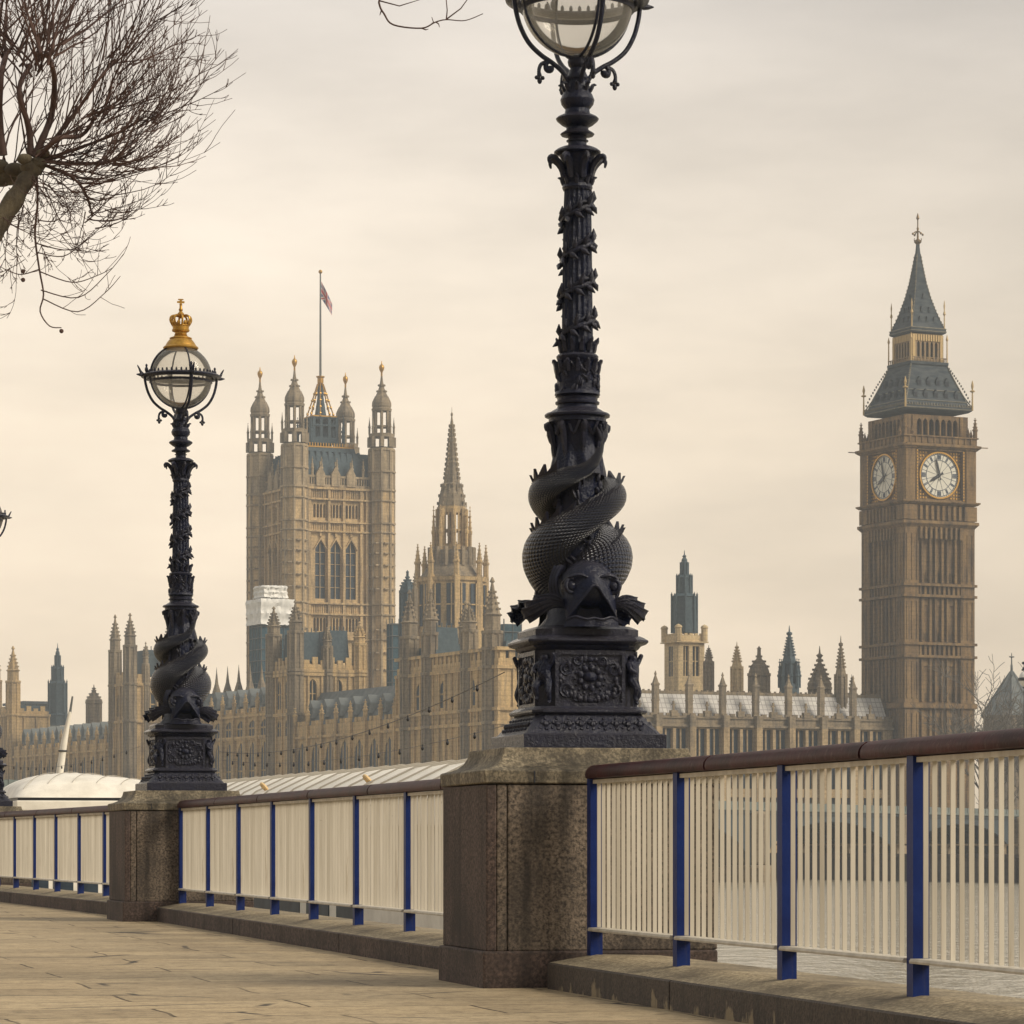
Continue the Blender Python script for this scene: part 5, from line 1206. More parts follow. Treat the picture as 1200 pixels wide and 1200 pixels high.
    for i in range(nu + 1):                                    # cloth hanging in light air: droops away from the mast
        for j in range(nv + 1):
            a, b_ = i / nu, j / nv
            x = .18 + 2.25 * a * (.95 + .05 * b_) ; z = ZC(330) - 3.6 * (1 - b_) * (1 - .35 * a) - 4.6 * a ** 1.1 + .0; y = .42 * sin(a * 7 + b_ * 1.5) * a
            vs.append((x * CA + y * SA, -x * SA + y * CA, z)); us.append((a, b_))
    fs = [(i * (nv + 1) + j, (i + 1) * (nv + 1) + j, (i + 1) * (nv + 1) + j + 1, i * (nv + 1) + j + 1) for i in range(nu) for j in range(nv)]
    k.add(vs, fs, None, [[us[q] for q in f] for f in fs]); k.build('flag', M['flag'], pole, smooth=90)
great_tower()

# ---------------------------------------------------------------- river front ranges
def range_front(label, uA, uB, tiers, ztop, zroof, yb=-1., depth=14., spike=False, mat='palace_stone', roofm='grey_roof', dorm=True):
    """a long range between two pavilions; tiers = window rows (z0, z1)"""
    x0, y0 = G(uA, 0); o = thing('palace_range', label, 'palace range', (x0, y0, yb), AL, 'ranges of the palace river front')
    L_ = uB - uA; n = max(2, round(L_ / 5.7)); p = L_ / n; k = MB(); xf = fR(0)
    rows = [(a - yb, b_ - yb, [(p * i + .95, p * (i + 1) - .95) for i in range(n)]) for a, b_ in tiers]
    wall(k, xf, 0, L_, 0, ztop - yb, rows, .8)
    k.box(.8, depth, 0, L_, 0, ztop - yb - .3)
    for i in range(n + 1):
        s = p * i; s = min(max(s, .5), L_ - .5)
        k.box(s - .42, s + .42, 0, .5, 0, ztop - yb - 1.2, xf); k.box(s - .3, s + .3, .05, .42, ztop - yb - 1.2, ztop - yb + .6, xf)
        pinnacle(k, (-.2, s, 0), .36, ztop - yb + .6, ztop - yb + 3.4, 6, 2)
    for a, b_ in tiers:
        for dz in (-.55, ): k.box(0, L_, 0, .3, a - yb + dz, a - yb + dz + .35, xf)
        k.box(0, L_, 0, .38, b_ - yb + .55, b_ - yb + .95, xf)
    for i in range(n):
        for j in range(3): s = p * i + p * (j + 1) / 4 ; k.box(s - .32, s + .32, -.3, .05, ztop - yb, ztop - yb + .75, xf)
    k.build('wall', M[mat], o, smooth=0)
    for a, b_ in tiers:
        me = win_mesh(p - 1.9, b_ - a, 3, 1, mat, 'R')
        for i in range(n): part('window', me, o, (0, p * (i + .5), a - yb))
    k = MB(); z0, z1 = ztop - yb - .2, zroof - yb
    k.prism([(0, z0), (L_, z0), (L_, z0 + .01), (L_, z1), (0, z1)], 0, 0, lambda s, d, z: (1, s, z)) if False else None
    k.loft([[(1.2, s, z0), (4.6, s, z1), (depth - 3, s, z1), (depth, s, z0)] for s in (.2, L_ - .2)]); k.build('roof', M[roofm], o, smooth=0)
    if dorm:
        d_ = MB(); d_.m = 0; d_.prism([(-1.1, 0), (1.1, 0), (1.1, 1.7), (0, 3.0), (-1.1, 1.7)], -2.5, 0, fR(0)); d_.m = 1; d_.box(-.5, .5, .0, .05, .35, 1.7, fR(0)); dme = d_.mesh('roof_dormer', [M[roofm], M['iron_roof']], 0)
        for i in range(n): part('roof_dormer', dme, o, (1.5, p * (i + .5), z0 + 1.5))
    if spike:
        k = MB()
        for i in range(n): k.lathe([(.75, z1 - 1.2), (.75, z1), (1.0, z1 + .1), (.35, z1 + 2.2), (.1, z1 + 4.2), (.02, z1 + 5.2)], 6, (6, p * (i + .5), 0))
        k.build('roof_spires', M['grey_stone'], o, smooth=0)
    return o
def zf(y, u): return WZ(y, CY + CA * u)
range_front('nearer palace range with blue-grey dormers, left of the spired pavilion', 37.0, 79.2, [(1.0, 5.4), (7.0, zf(866, 55))], zf(858, 55) + 1.6, zf(806, 60))
range_front('taller middle palace range with a row of small roof spires, behind the middle lamp', 90.3, 146, [(1., 6.2), (8., zf(870, 105)), (zf(864, 105), zf(845, 105))], zf(836, 105), zf(808, 105) , spike=True)
range_front('farthest palace range left of the twin-turret pavilion, behind the leaning white mast', 170, 236, [(1., 7.5), (9., zf(887, 200))], zf(874, 200), zf(850, 200))

def pav(label, uA, uB, dv, ztop, zpar, courses, wins, turrets, roofs, yb=-1., mat='palace_stone'):
    """pavilion box; turrets: (u, v, r, zshaft, ztip, material); roofs: (u0,u1,v0,v1,z0,z1)"""
    x0, y0 = G(uA, 0); o = thing('palace_pavilion', label, 'palace pavilion', (x0, y0, yb), AL, 'pavilions of the palace river front'); L_ = uB - uA
    k = MB(); rowsN = [(a - yb, b_ - yb, hs) for a, b_, hs in wins.get('N', [])]; rowsR = [(a - yb, b_ - yb, hs) for a, b_, hs in wins.get('R', [])]
    wall(k, fN(0), 0, dv, 0, ztop - yb, rowsN, .8); wall(k, fR(0), .8, L_, 0, ztop - yb, rowsR, .8); k.box(.8, dv, .8, L_, 0, ztop - yb - .2)
    for z in courses: k.box(-.35, dv + .3, -.35, L_ + .3, z - yb - .25, z - yb + .25)
    # battlemented parapet
    z0, z1 = ztop - yb, zpar - yb
    for s in range(int(dv / 1.5)): k.box(1.5 * s + .25, 1.5 * s + 1.2, .02, .4, z0, z1 + (.0 if s % 2 else .5))
    for s in range(int(L_ / 1.5)): k.box(-.03, .38, 1.5 * s + .25, 1.5 * s + 1.2, z0, z1 + (.0 if s % 2 else .5))
    k.box(0.01, dv, .0, .3, z0, z0 + (z1 - z0) * .6); k.box(0, .31, .3, L_, z0, z0 + (z1 - z0) * .6)
    for i in range(max(2, int(L_ / 2.2)) + 1): s = L_ * i / max(2, int(L_ / 2.2)); k.box(-.25, 0, s - .18, s + .18, 0, z0)
    for i in range(max(2, int(dv / 2.4)) + 1): s = dv * i / max(2, int(dv / 2.4)); k.box(s - .18, s + .18, -.25, 0, 0, z0)
    k.build('body', M[mat], o, smooth=0)
    for face in 'NR':
        for a, b_, hs in wins.get(face, []):
            for h0, h1 in hs:
                me = win_mesh(h1 - h0, b_ - a, 2, 1, mat, face); part('window', me, o, ((h0 + h1) / 2, 0, a - yb) if face == 'N' else (0, (h0 + h1) / 2, a - yb))
    for u, v, r, zs, zt, mt in turrets:
        k = MB(); c = (v, u - uA, 0); zs, zt = zs - yb, zt - yb; h = zt - zs
        k.lathe([(r, 0), (r, zs - .3), (r * 1.2, zs), (r * 1.2, zs + .4), (r * .9, zs + .45), (r * .88, zs + h * .3), (r * 1.1, zs + h * .33), (r * .85, zs + h * .36), (r * .35, zs + h * .7), (r * .12, zt - h * .1), (r * .3, zt - h * .08), (r * .08, zt)], 8, c, ph=pi / 8)
        for z in courses: k.lathe([(r, z - yb - .2), (r + .3, z - yb - .15), (r + .3, z - yb + .25), (r, z - yb + .3)], 8, c, ph=pi / 8)
        for j in range(8):
            a = j * pi / 4 + pi / 8; k.box(c[0] + r * cos(a) - .15, c[0] + r * cos(a) + .15, c[1] + r * sin(a) - .15, c[1] + r * sin(a) + .15, 0, zs)
            for t_ in (.42, .52, .62, .72): rr_ = r * (.85 - (t_ - .36) * 1.5) + .06; q = .13; k.box(c[0] + rr_ * cos(a) - q, c[0] + rr_ * cos(a) + q, c[1] + rr_ * sin(a) - q, c[1] + rr_ * sin(a) + q, zs + h * t_, zs + h * t_ + .3)
            a = j * pi / 4; k.box(c[0] + r * .93 * cos(a) - .18, c[0] + r * .93 * cos(a) + .18, c[1] + r * .93 * sin(a) - .18, c[1] + r * .93 * sin(a) + .18, zs + h * .05, zs + h * .26) if False else None
        k.build('turret', M[mt], o, smooth=0)
    for u0, u1, v0, v1, z0, z1 in roofs:
        k = MB(); i_ = min(u1 - u0, v1 - v0) * .07
        k.loft([[(v0, u0 - uA, z0 - yb), (v1, u0 - uA, z0 - yb), (v1, u1 - uA, z0 - yb), (v0, u1 - uA, z0 - yb)], [(v0 + i_, u0 - uA + i_, z1 - yb), (v1 - i_, u0 - uA + i_, z1 - yb), (v1 - i_, u1 - uA - i_, z1 - yb), (v0 + i_, u1 - uA - i_, z1 - yb)]])
        for j in range(int((v1 - v0) / .8)): k.box(v0 + i_ + .8 * j, v0 + i_ + .8 * j + .15, u0 - uA + i_, u0 - uA + i_ + .1, z1 - yb, z1 - yb + .7)
        k.build('steep_roof', M['iron_roof'], o, smooth=0)
    return o
# north-east pavilion: nearest, behind the foreground lamp
Y1 = 506.
u574, u548, u501, u476 = u_of(574), u_of(547), u_of(502), u_of(477)
pav('nearest palace pavilion with crocketed turrets and a steep blue roof, beside the foreground lamp', .4, 37, 12, WZ(788, Y1), WZ(768, Y1), [WZ(786, Y1), WZ(834, Y1), WZ(850, Y1), WZ(765, Y1)],
    {'R': [(1.5, 8., [(3.2, 5.4), (8, 10.2), (17.5, 21.2), (27, 29.4), (32, 34)]), (WZ(848, Y1) + 1, WZ(838, Y1) - .6, [(3.2, 5.4), (8, 10.2), (17.5, 21.2), (27, 29.4), (32, 34)]), (WZ(828, Y1), WZ(795, Y1), [(3.2, 5.4), (8., 10.2), (18, 20.8), (27, 29.4), (32, 34.)])], 'N': [(2, 8, [(3, 5), (7, 9)]), (WZ(828, Y1), WZ(795, Y1), [(3, 5), (7, 9)])]},
    [(u574 , 0.4, 1.35, WZ(742, 496), WZ(676, 496), 'grey_stone'), (u548, .4, 1.15, WZ(740, 502), WZ(705, 502), 'grey_stone'), (u501, .4, 1.25, WZ(744, 516), WZ(690, 516), 'grey_stone'), (u476, .4, 1.3, WZ(748, 522), WZ(690, 522), 'grey_stone'), (u574, 11.6, 1.2, WZ(748, 500), WZ(700, 500), 'grey_stone'), (37, 11.6, 1.2, WZ(748, 525), WZ(700, 525), 'grey_stone')],
    [(23.8, 29.5, .6, 4.6, WZ(775, 516), WZ(735, 516)), (30, 36, 1.5, 11, WZ(772, 520), WZ(758, 520)), (1.5, u548 - 1.5, 1.5, 11, WZ(772, 498), WZ(752, 498))])
# middle pavilion in front of the great tower
Y2 = 566.
pav('sunlit palace pavilion with two blue roofs in front of the great square tower', 79.5, 90., 12.2, WZ(787, Y2), WZ(773, Y2), [WZ(786, Y2), WZ(837, Y2), WZ(790, Y2)],
    {'N': [(2., 8, [(2.5, 4.1), (7.2, 8.8)]), (WZ(862, Y2), WZ(842, Y2), [(2.5, 4.1), (7.2, 8.8)]), (WZ(830, Y2), WZ(795, Y2), [(2.6, 4.0), (7.2, 8.6)])], 'R': [(2., 8, [(2.4, 4.2), (6, 7.8)]), (WZ(862, Y2), WZ(842, Y2), [(2.4, 4.2), (6., 7.8)]), (WZ(830, Y2), WZ(795, Y2), [(2.4, 4.2), (6, 7.8)])]},
    [(79.8, .3, 1.2, WZ(742, 566), WZ(703, 566), 'grey_stone'), (89.6, .3, 1.2, WZ(746, 575), WZ(711, 575), 'grey_stone'), (79.8, 6.0, .8, WZ(760, 569), WZ(735, 569), 'grey_stone'), (79.8, 11.8, 1.1, WZ(756, 570), WZ(728, 570), 'palace_stone')],
    [(80.4, 88.6, 1.6, 5.1, WZ(776, 568), WZ(741, 568)), (80.4, 88.6, 6.6, 10.2, WZ(776, 570), WZ(739, 570))])
# twin-turret pavilion towards the south
Y3 = 645.
pav('slim palace pavilion with two tall turrets left of the middle lamp', 162.8, 172, 8.5, WZ(803, Y3), WZ(791, Y3), [WZ(803, Y3), WZ(846, Y3)],
    {'N': [(3, 9, [(2, 3.6), (5, 6.6)]), (WZ(840, Y3), WZ(812, Y3), [(3.2, 5.4)])], 'R': [(3., 9, [(2.4, 3.8), (5.4, 6.8)]), (WZ(840, Y3), WZ(812, Y3), [(2.4, 3.8), (5.4, 6.8)])]},
    [(163., .3, 1.15, WZ(758, 640), WZ(718, 640), 'grey_stone'), (171.6, .3, 1.1, WZ(764, 648), WZ(720, 648), 'grey_stone'), (163, 3.4, .6, WZ(780, 642), WZ(752, 642), 'grey_stone'), (163., 8.2, 1.1, WZ(760, 644), WZ(724, 644), 'grey_stone')],
    [(164, 171, 3.8, 7.6, WZ(792, 645), WZ(762, 645))])
# southern end
Y4 = 708.
pav('end pavilion of the palace cut by the left edge of the picture', 236.5, 252, 8, WZ(838, Y4), WZ(830, Y4), [WZ(838, Y4), WZ(884, Y4)], {'N': [(3, 10, [(2, 4)])], 'R': [(3., 10, [(4., 6), (9, 11)])]},
    [(237.2, .5, 1.35, WZ(800, Y4), WZ(757, Y4), 'palace_stone'), (250, .5, 1.3, WZ(800, 722), WZ(757, 722), 'palace_stone')], [(238, 250, 1.5, 7, WZ(838, Y4), WZ(826, Y4))])

# ---------------------------------------------------------------- north range between the pavilion and the clock tower
M['north_stone'] = stone_mat('north_limestone', (.40, .29, .165), (.52, .385, .22), (.2, .155, .105))
def north_range():
    x0, y0 = G(0, 0); yb = -1.; o = thing('palace_range', 'north palace range with pale lead roof and tall chimney shafts, left of the clock tower', 'palace range', (x0, y0, yb), AL)
    Yn = 508.; Zn = lambda y: WZ(y, Yn) - yb; k = MB(); L_ = 66.5
    vs = v_of(770); pitch = (v_of(964) - vs) / 5; lines = [vs + pitch * i for i in range(-7, 7)]; lines = [s for s in lines if 12.8 < s < L_ - .6]
    hs = []
    for s in lines:
        for q in (.28, .72): hs.append((s + pitch * q - .95, s + pitch * q + .95))
    hs = [h for h in hs if h[1] < L_ - .3]
    wall(k, fN(0), 12.3, L_, 0, Zn(852), [(2., 8.5, hs), (9.8, Zn(854), hs)], .8, False)
    k.box(12.3, L_, .8, 12, 0, Zn(840)); k.m = 1; k.box(12.3, L_, .0, .79, Zn(852), Zn(839))
    for s in lines:
        k.m = 0; k.box(s - .5, s + .5, -.8, 0, 0, Zn(852)); k.m = 1; k.box(s - .5, s + .5, -.8, 0, Zn(852), Zn(838)); k.box(s - .42, s + .42, .1, .95, Zn(839), Zn(804)); k.sq([(.5, Zn(804)), (.5, Zn(802)), (.36, Zn(801)), (.08, Zn(792)), (.16, Zn(791)), (.03, Zn(787))], (s, .52, 0)); k.box(s - .5, s + .5, .05, 1.0, Zn(822), Zn(820.5))
        m_ = s + pitch / 2
        if m_ < L_ - 1: k.box(m_ - .55, m_ + .55, -.25, .5, Zn(840), Zn(833)); k.box(m_ - .12, m_ + .12, .05, .3, Zn(833), Zn(822)); k.box(m_ - .3, m_ + .3, .06, .29, Zn(827), Zn(825.5)); k.m = 0; k.box(m_ - .25, m_ + .25, -.2, 0, 0, Zn(854)); k.m = 1
    k.box(12.3, L_, -.4, 0, Zn(852), Zn(849.5)); k.box(12.3, L_, -.2, 0, Zn(842), Zn(840.5))
    i = 0; s = 12.5
    while s < L_ - 1.2: k.box(s, s + .8, -.05, .35, Zn(839), Zn(836)); s += 1.35
    k.build('wall', [M['north_stone'], M['grey_stone']], o, smooth=0)
    me1, me2 = win_mesh(1.9, 6.5, 2, 1, 'north_stone', 'N'), win_mesh(1.9, Zn(854) - 9.8, 2, 1, 'north_stone', 'N')
    for h0, h1 in hs: part('window', me1, o, ((h0 + h1) / 2, 0, 2.)); part('window', me2, o, ((h0 + h1) / 2, 0, 9.8))
    k = MB(); k.loft([[(s, 1.4, Zn(840)), (s, 3.4, Zn(812)), (s, 9, Zn(812)), (s, 11.5, Zn(840))] for s in (12.4, L_ - .1)]); k.build('lead_roof', M['pale_roof'], o, smooth=0)
    k = MB(); k.box(12.4, L_ - .1, 3.3, 3.7, Zn(812.5), Zn(809)); s = 12.6
    while s < L_ - .6: k.box(s, s + .25, 3.35, 3.65, Zn(809), Zn(807.4)); s += .9
    k.build('ridge_cresting', M['grey_stone'], o, smooth=0)
m, t, b = nodes_mat('pale_lead'); v = ncoord(t); br = t.nodes.new('ShaderNodeTexBrick'); vm_ = t.nodes.new('ShaderNodeVectorMath'); vm_.operation = 'MULTIPLY'; vm_.inputs[1].default_value = (1, 1, 1)
sx = t.nodes.new('ShaderNodeSeparateXYZ'); cbx = t.nodes.new('ShaderNodeCombineXYZ'); t.links.new(v, sx.inputs[0]); t.links.new(sx.outputs[0], cbx.inputs[0]); t.links.new(sx.outputs[2], cbx.inputs[1]); t.links.new(cbx.outputs[0], br.inputs['Vector'])
br.inputs['Scale'].default_value = 1.; br.inputs['Brick Width'].default_value = .75; br.inputs['Row Height'].default_value = .75; br.offset = .0; br.inputs['Mortar Size'].default_value = .06
br.inputs['Color1'].default_value = (.55, .53, .49, 1); br.inputs['Color2'].default_value = (.46, .44, .42, 1); br.inputs['Mortar'].default_value = (.28, .26, .25, 1)
t.links.new(br.outputs['Color'], b.inputs['Base Color']); b.inputs['Roughness'].default_value = .7; M['pale_roof'] = m
north_range()

# ---------------------------------------------------------------- towers and turrets behind the ranges
def bg(name, label, cat, x, Y, zb=-1., group=None):
    o = thing(name, label, cat, (WX(x, Y), Y, zb), AL, group); return o, (lambda y: WZ(y, Y) - zb), Y / F
def central_tower():
    o, Z, S = bg('octagonal_spire_tower', 'octagonal stone tower with a tall tapering spire, behind the nearest pavilion', 'spire tower', 529.5, 620.)
    S_ = M['palace_stone']; G_ = M['grey_stone']
    R1 = 38 * S * 1.04; k = MB()
    k.lathe([(R1, 0), (R1, Z(684)), (R1 * 1.06, Z(682)), (R1 * 1.08, Z(678)), (R1 * .98, Z(677.5))], 8, ph=pi / 8 + .1)
    for j in range(8):
        a = j * pi / 4 + pi / 8 + .1; k.box(R1 * cos(a) - .5, R1 * cos(a) + .5, R1 * sin(a) - .5, R1 * sin(a) + .5, 0, Z(676)); pinnacle(k, (R1 * 1.02 * cos(a), R1 * 1.02 * sin(a), 0), .5, Z(676), Z(638), 6, 4)
    k.build('base_stage', S_, o, smooth=0)
    me = win_mesh(2.0, Z(686) - Z(735), 2, 1, 'palace_stone', 'N')
    ap = R1 * cos(pi / 8)
    for j in range(8):
        a = j * pi / 4 + .1; 
        for t_ in (-1.55, 1.55):
            p = Vector((ap * cos(a) - t_ * sin(a), ap * sin(a) + t_ * cos(a), Z(735))) + Vector((cos(a), sin(a), 0)) * .75; part('window', me, o, tuple(p), a + pi / 2)
    k = MB(); k.lathe([(R1 * .95, Z(677)), (27 * S, Z(662)), (27.5 * S, Z(650)), (25.5 * S, Z(646)), (21 * S, Z(645))], 8, ph=pi / 8 + .1)
    for j in range(16):
        a = j * pi / 8 + .1; k.box(26 * S * cos(a) - .3, 26 * S * cos(a) + .3, 26 * S * sin(a) - .3, 26 * S * sin(a) + .3, Z(664), Z(642))
    k.build('roof_stage', G_, o, smooth=0)
    # open lantern with tall lights
    R2 = 16.6 * S; k = MB()
    for j in range(8):
        a = j * pi / 4 + pi / 8 + .1; k.box(R2 * cos(a) - .33, R2 * cos(a) + .33, R2 * sin(a) - .33, R2 * sin(a) + .33, Z(646), Z(597))
        a2 = j * pi / 4 + .1; k.box(R2 * .93 * cos(a2) - .12, R2 * .93 * cos(a2) + .12, R2 * .93 * sin(a2) - .12, R2 * .93 * sin(a2) + .12, Z(638), Z(602))
    for z0, z1 in ((646, 638), (623, 621), (602, 594)): k.lathe([(R2 * .72, Z(z0)), (R2 * 1.0, Z(z0) + .01), (R2 * 1.0, Z(z1)), (R2 * .72, Z(z1) + .01)], 8, ph=pi / 8 + .1)
    for j in range(8):
        a = j * pi / 4 + pi / 8 + .1; r_ = 21.5 * S; c = (r_ * cos(a), r_ * sin(a), 0); pinnacle(k, c, .32, Z(646), Z(593), 6, 4)
        for y in (607, 630): k.tube([(r_ * cos(a), r_ * sin(a), Z(y)), (R2 * cos(a), R2 * sin(a), Z(y - 3))], .13, 4)
    k.build('lantern', S_, o, smooth=0)
    k = MB(); k.lathe([(R2 * .7, Z(596)), (R2 * 1.0, Z(595)), (14.5 * S, Z(580)), (12.5 * S, Z(573)), (12.8 * S, Z(568)), (9.6 * S, Z(566)), (8.6 * S, Z(556)), (7.2 * S, Z(545)), (7.5 * S, Z(542)), (6.4 * S, Z(540)), (4.6 * S, Z(519)), (5 * S, Z(517)), (4.2 * S, Z(515)), (1.6 * S, Z(494)), (.7 * S, Z(488)), (1.5 * S, Z(486.5)), (1.2 * S, Z(484.5)), (.3 * S, Z(483)), (.2 * S, Z(477))], 8, ph=pi / 8 + .1)
    prof = [(16, 592), (14.5, 583), (12.2, 571), (9, 562), (8.4, 557), (7.9, 552), (7.2, 546), (6.5, 540), (5.9, 534), (5.3, 528), (4.8, 523), (4.2, 517), (3.7, 511), (3.2, 506), (2.7, 501)]
    for r, y in prof:
        for j in range(8): a = j * pi / 4 + pi / 8 + .1; q = .11; k.box(r * S * 1.05 * cos(a) - q, r * S * 1.05 * cos(a) + q, r * S * 1.05 * sin(a) - q, r * S * 1.05 * sin(a) + q, Z(y), Z(y) + .55)
    for j in range(8):
        a = j * pi / 4 + .1; pinnacle(k, (12.2 * S * cos(a), 12.2 * S * sin(a), 0), .2, Z(582), Z(566), 6)
    k.build('spire', G_, o, smooth=0)
central_tower()

def louvre_tower(name, label, x, Y, tiers, body=None, mat='iron_roof', bmat='cream_stone'):
    """stepped lead turret, tiers from the bottom: (half px, y0, y1)"""
    o, Z, S = bg(name, label, 'tower', x, Y)
    if body:
        hw, yt = body; h = hw * S / 1.33; k = MB()
        rows = [(Z(793), Z(758), [(-h * .62, -h * .2), (h * .1, h * .62)])]
        wall(k, fN(-h), -h, h, 0, Z(yt + 9), rows, .7, False); wall(k, fR(-h), -h + .7, h, 0, Z(yt + 9), [(Z(793), Z(758), [(-h * .2, h * .4)])], .7, False)
        k.box(-h + .7, h, -h + .7, h, 0, Z(yt + 9)); k.box(-h - .5, h + .5, -h - .5, h + .5, Z(yt + 9), Z(yt + 7.5))
        k.box(-h, h, -h, h, Z(yt + 7.5), Z(yt))
        for sx_ in (-1, 1):
            for sy_ in (-1, 1): k.lathe([(.55, Z(yt + 7)), (.55, Z(yt - 8)), (.7, Z(yt - 8.5)), (.5, Z(yt - 11)), (.1, Z(yt - 12.5))], 8, (sx_ * h, sy_ * h, 0))
        for i in range(5):
            s = -h + 2 * h * (i + .5) / 5; k.box(s - .28, s + .28, -h, -h + .4, Z(yt), Z(yt - 2)); k.box(-h, -h + .4, s - .28, s + .28, Z(yt), Z(yt - 2))
        k.build('body', M[bmat], o, smooth=0)
        for a, e in ((-h * .62, -h * .2), (h * .1, h * .62)): part('window', win_mesh(e - a, Z(758) - Z(793), 2, 1, bmat, 'N'), o, ((a + e) / 2, -h, Z(793)))
        part('window', win_mesh(h * .6, Z(758) - Z(793), 2, 1, bmat, 'R'), o, (-h, h * .1, Z(793)))
    k = MB()
    for i, (hw, y0, y1) in enumerate(tiers):
        r = hw * S * 1.03; r2 = r * .93
        nxt = tiers[i + 1][0] * S if i + 1 < len(tiers) else r * .15
        k.lathe([(r, Z(y0)), (r2, Z(y1 + 1)), (r2 * 1.08, Z(y1 + .5)), (r2 * 1.06, Z(y1)), (nxt * .9, Z(y1) + .6)], 8, ph=pi / 8)
        for j in range(8):
            a = j * pi / 4 + pi / 8; k.box(r * cos(a) - .12, r * cos(a) + .12, r * sin(a) - .12, r * sin(a) + .12, Z(y0), Z(y1)); 
            if i + 1 < len(tiers): pinnacle(k, (r * cos(a), r * sin(a), 0), .16, Z(y1), Z(y1 - 5), 6)
    y = tiers[-1][2]; k.lathe([(tiers[-1][0] * S * .8, Z(y)), (.5, Z(y - 3)), (.22, Z(y - 6)), (.4, Z(y - 7)), (.1, Z(y - 9)), (.05, Z(y - 14))], 8)
    k.build('lead_lantern', M[mat], o, smooth=0)
louvre_tower('crenellated_tower', 'pale cream tower topped by a stepped blue lantern, right of the foreground lamp', 802, 560., [(14.5, 742, 699), (8.6, 697, 677), (4.2, 677, 659)], (23, 745))
louvre_tower('lantern_turret', 'dark blue stepped lantern turret rising above the left range', 67.5, 745., [(13, 850, 838), (10.5, 838, 801), (6.6, 801, 784), (3, 784, 768)])
def small_turret(label, x, Y, hw, ybase, ycap, ytip, mat, kind='spire', crock=4, n=8):
    o, Z, S = bg('roof_turret', label, 'turret', x, Y, group='turrets rising behind the palace roofs'); r = hw * S * 1.05; k = MB()
    z0, z1, z2 = Z(ybase) - 14, Z(ycap), Z(ytip); h = z2 - z1
    k.lathe([(r, 0), (r, z1 - .6), (r * 1.18, z1 - .4), (r * 1.18, z1)], n, ph=pi / n)
    for j in range(n):
        a = j * 2 * pi / n + pi / n; k.box(r * cos(a) - .14, r * cos(a) + .14, r * sin(a) - .14, r * sin(a) + .14, 0, z1)
        for q in (.25, .6): a = j * 2 * pi / n; rr_ = r * cos(pi / n); zz_ = Z(ybase) + (z1 - Z(ybase)) * q
    k.build('shaft', M[mat], o, smooth=0); k = MB()
    if kind == 'spire': pr = [(r * .95, z1 - .01), (r * .8, z1 + h * .12), (r * .22, z1 + h * .72), (r * .4, z1 + h * .75), (r * .4, z1 + h * .8), (r * .12, z1 + h * .83), (r * .04, z2)]
    elif kind == 'dome': pr = [(r * 1.05, z1 - .01), (r * 1.0, z1 + h * .1), (r * .8, z1 + h * .28), (r * .45, z1 + h * .45), (r * .2, z1 + h * .58), (r * .17, z1 + h * .88), (r * .25, z1 + h * .9), (r * .1, z1 + h * .95), (.04, z2)]
    else: pr = [(r * 1.1, z1 - .01), (r * 1.15, z1 + h * .08), (r * .85, z1 + h * .2), (r * .55, z1 + h * .4), (r * .3, z1 + h * .55), (r * .16, z1 + h * .6), (r * .36, z1 + h * .66), (r * .14, z1 + h * .7), (r * .34, z1 + h * .77), (r * .1, z1 + h * .82), (.04, z2)]
    k.lathe(pr, n, ph=pi / n)
    for i in range(crock):
        t_ = .12 + .55 * (i + .5) / crock; rr_ = next((pr[q][0] + (pr[q + 1][0] - pr[q][0]) * ((z1 + h * t_ - pr[q][1]) / max(1e-5, pr[q + 1][1] - pr[q][1])) for q in range(len(pr) - 1) if pr[q][1] <= z1 + h * t_ <= pr[q + 1][1]), r * .4)
        for j in range(n): a = j * 2 * pi / n + pi / n; q = max(.12, r * .09); k.box(rr_ * 1.05 * cos(a) - q, rr_ * 1.05 * cos(a) + q, rr_ * 1.05 * sin(a) - q, rr_ * 1.05 * sin(a) + q, z1 + h * t_, z1 + h * t_ + q * 2.2)
    k.build('cap', M[mat], o, smooth=0); return o, Z, S
small_turret('slim grey turret just right of the cream tower', 830.5, 540., 5, 806, 775, 756, 'grey_stone')
small_turret('pale stone pinnacle turret above the pale lead roof, between slim turret and domed turret', 863.5, 545., 6.2, 808, 781, 752, 'cream_stone', crock=5)
small_turret('broad turret with a domed grey roof above the pale lead roof', 889.5, 540., 11.3, 812, 789, 757, 'grey_stone', 'dome', 3)
o_, Z_, S_p = small_turret('dark blue metal spire turret, tallest above the north range', 925, 560., 8.2, 815, 775, 733, 'iron_roof', crock=7)
k = MB()
for a in range(8): pinnacle(k, (11.2 * S_p * cos(a * pi / 4 + .39), 11.2 * S_p * sin(a * pi / 4 + .39), 0), .34, Z_(806), Z_(772), 6, 3)
k.lathe([(11.6 * S_p, Z_(835)), (11.6 * S_p, Z_(802)), (7 * S_p, Z_(800))], 8, ph=pi / 8); k.build('side_pinnacles', M['iron_roof'], o_, smooth=0)
small_turret('wide turret with a crocketed pyramid roof and stacked finial', 960.5, 540., 12, 814, 805, 757, 'grey_stone', 'tiers', 5)
small_turret('dark slender turret nearest the clock tower with a tall cap', 985.3, 522., 6.3, 838, 790, 745, 'grey_stone', 'spire', 6)
small_turret('smallest pinnacle beside the slender turret, left of the clock tower', 998, 525., 3.2, 838, 812, 790, 'grey_stone', 'spire', 3)
small_turret('blue-grey turret beside the great tower, left of the nearest pavilion', 477.5, 570., 8.2, 725, 692, 668, 'iron_roof', 'dome', 4)
small_turret('grey turret with a small stone lantern above the far left range', 110, 735., 8.2, 850, 822, 802, 'grey_stone', 'tiers', 3)
small_turret('thin spire between the pavilion turrets at the left', 486, 560., 2.3, 700, 690, 668, 'grey_stone', 'spire', 3)

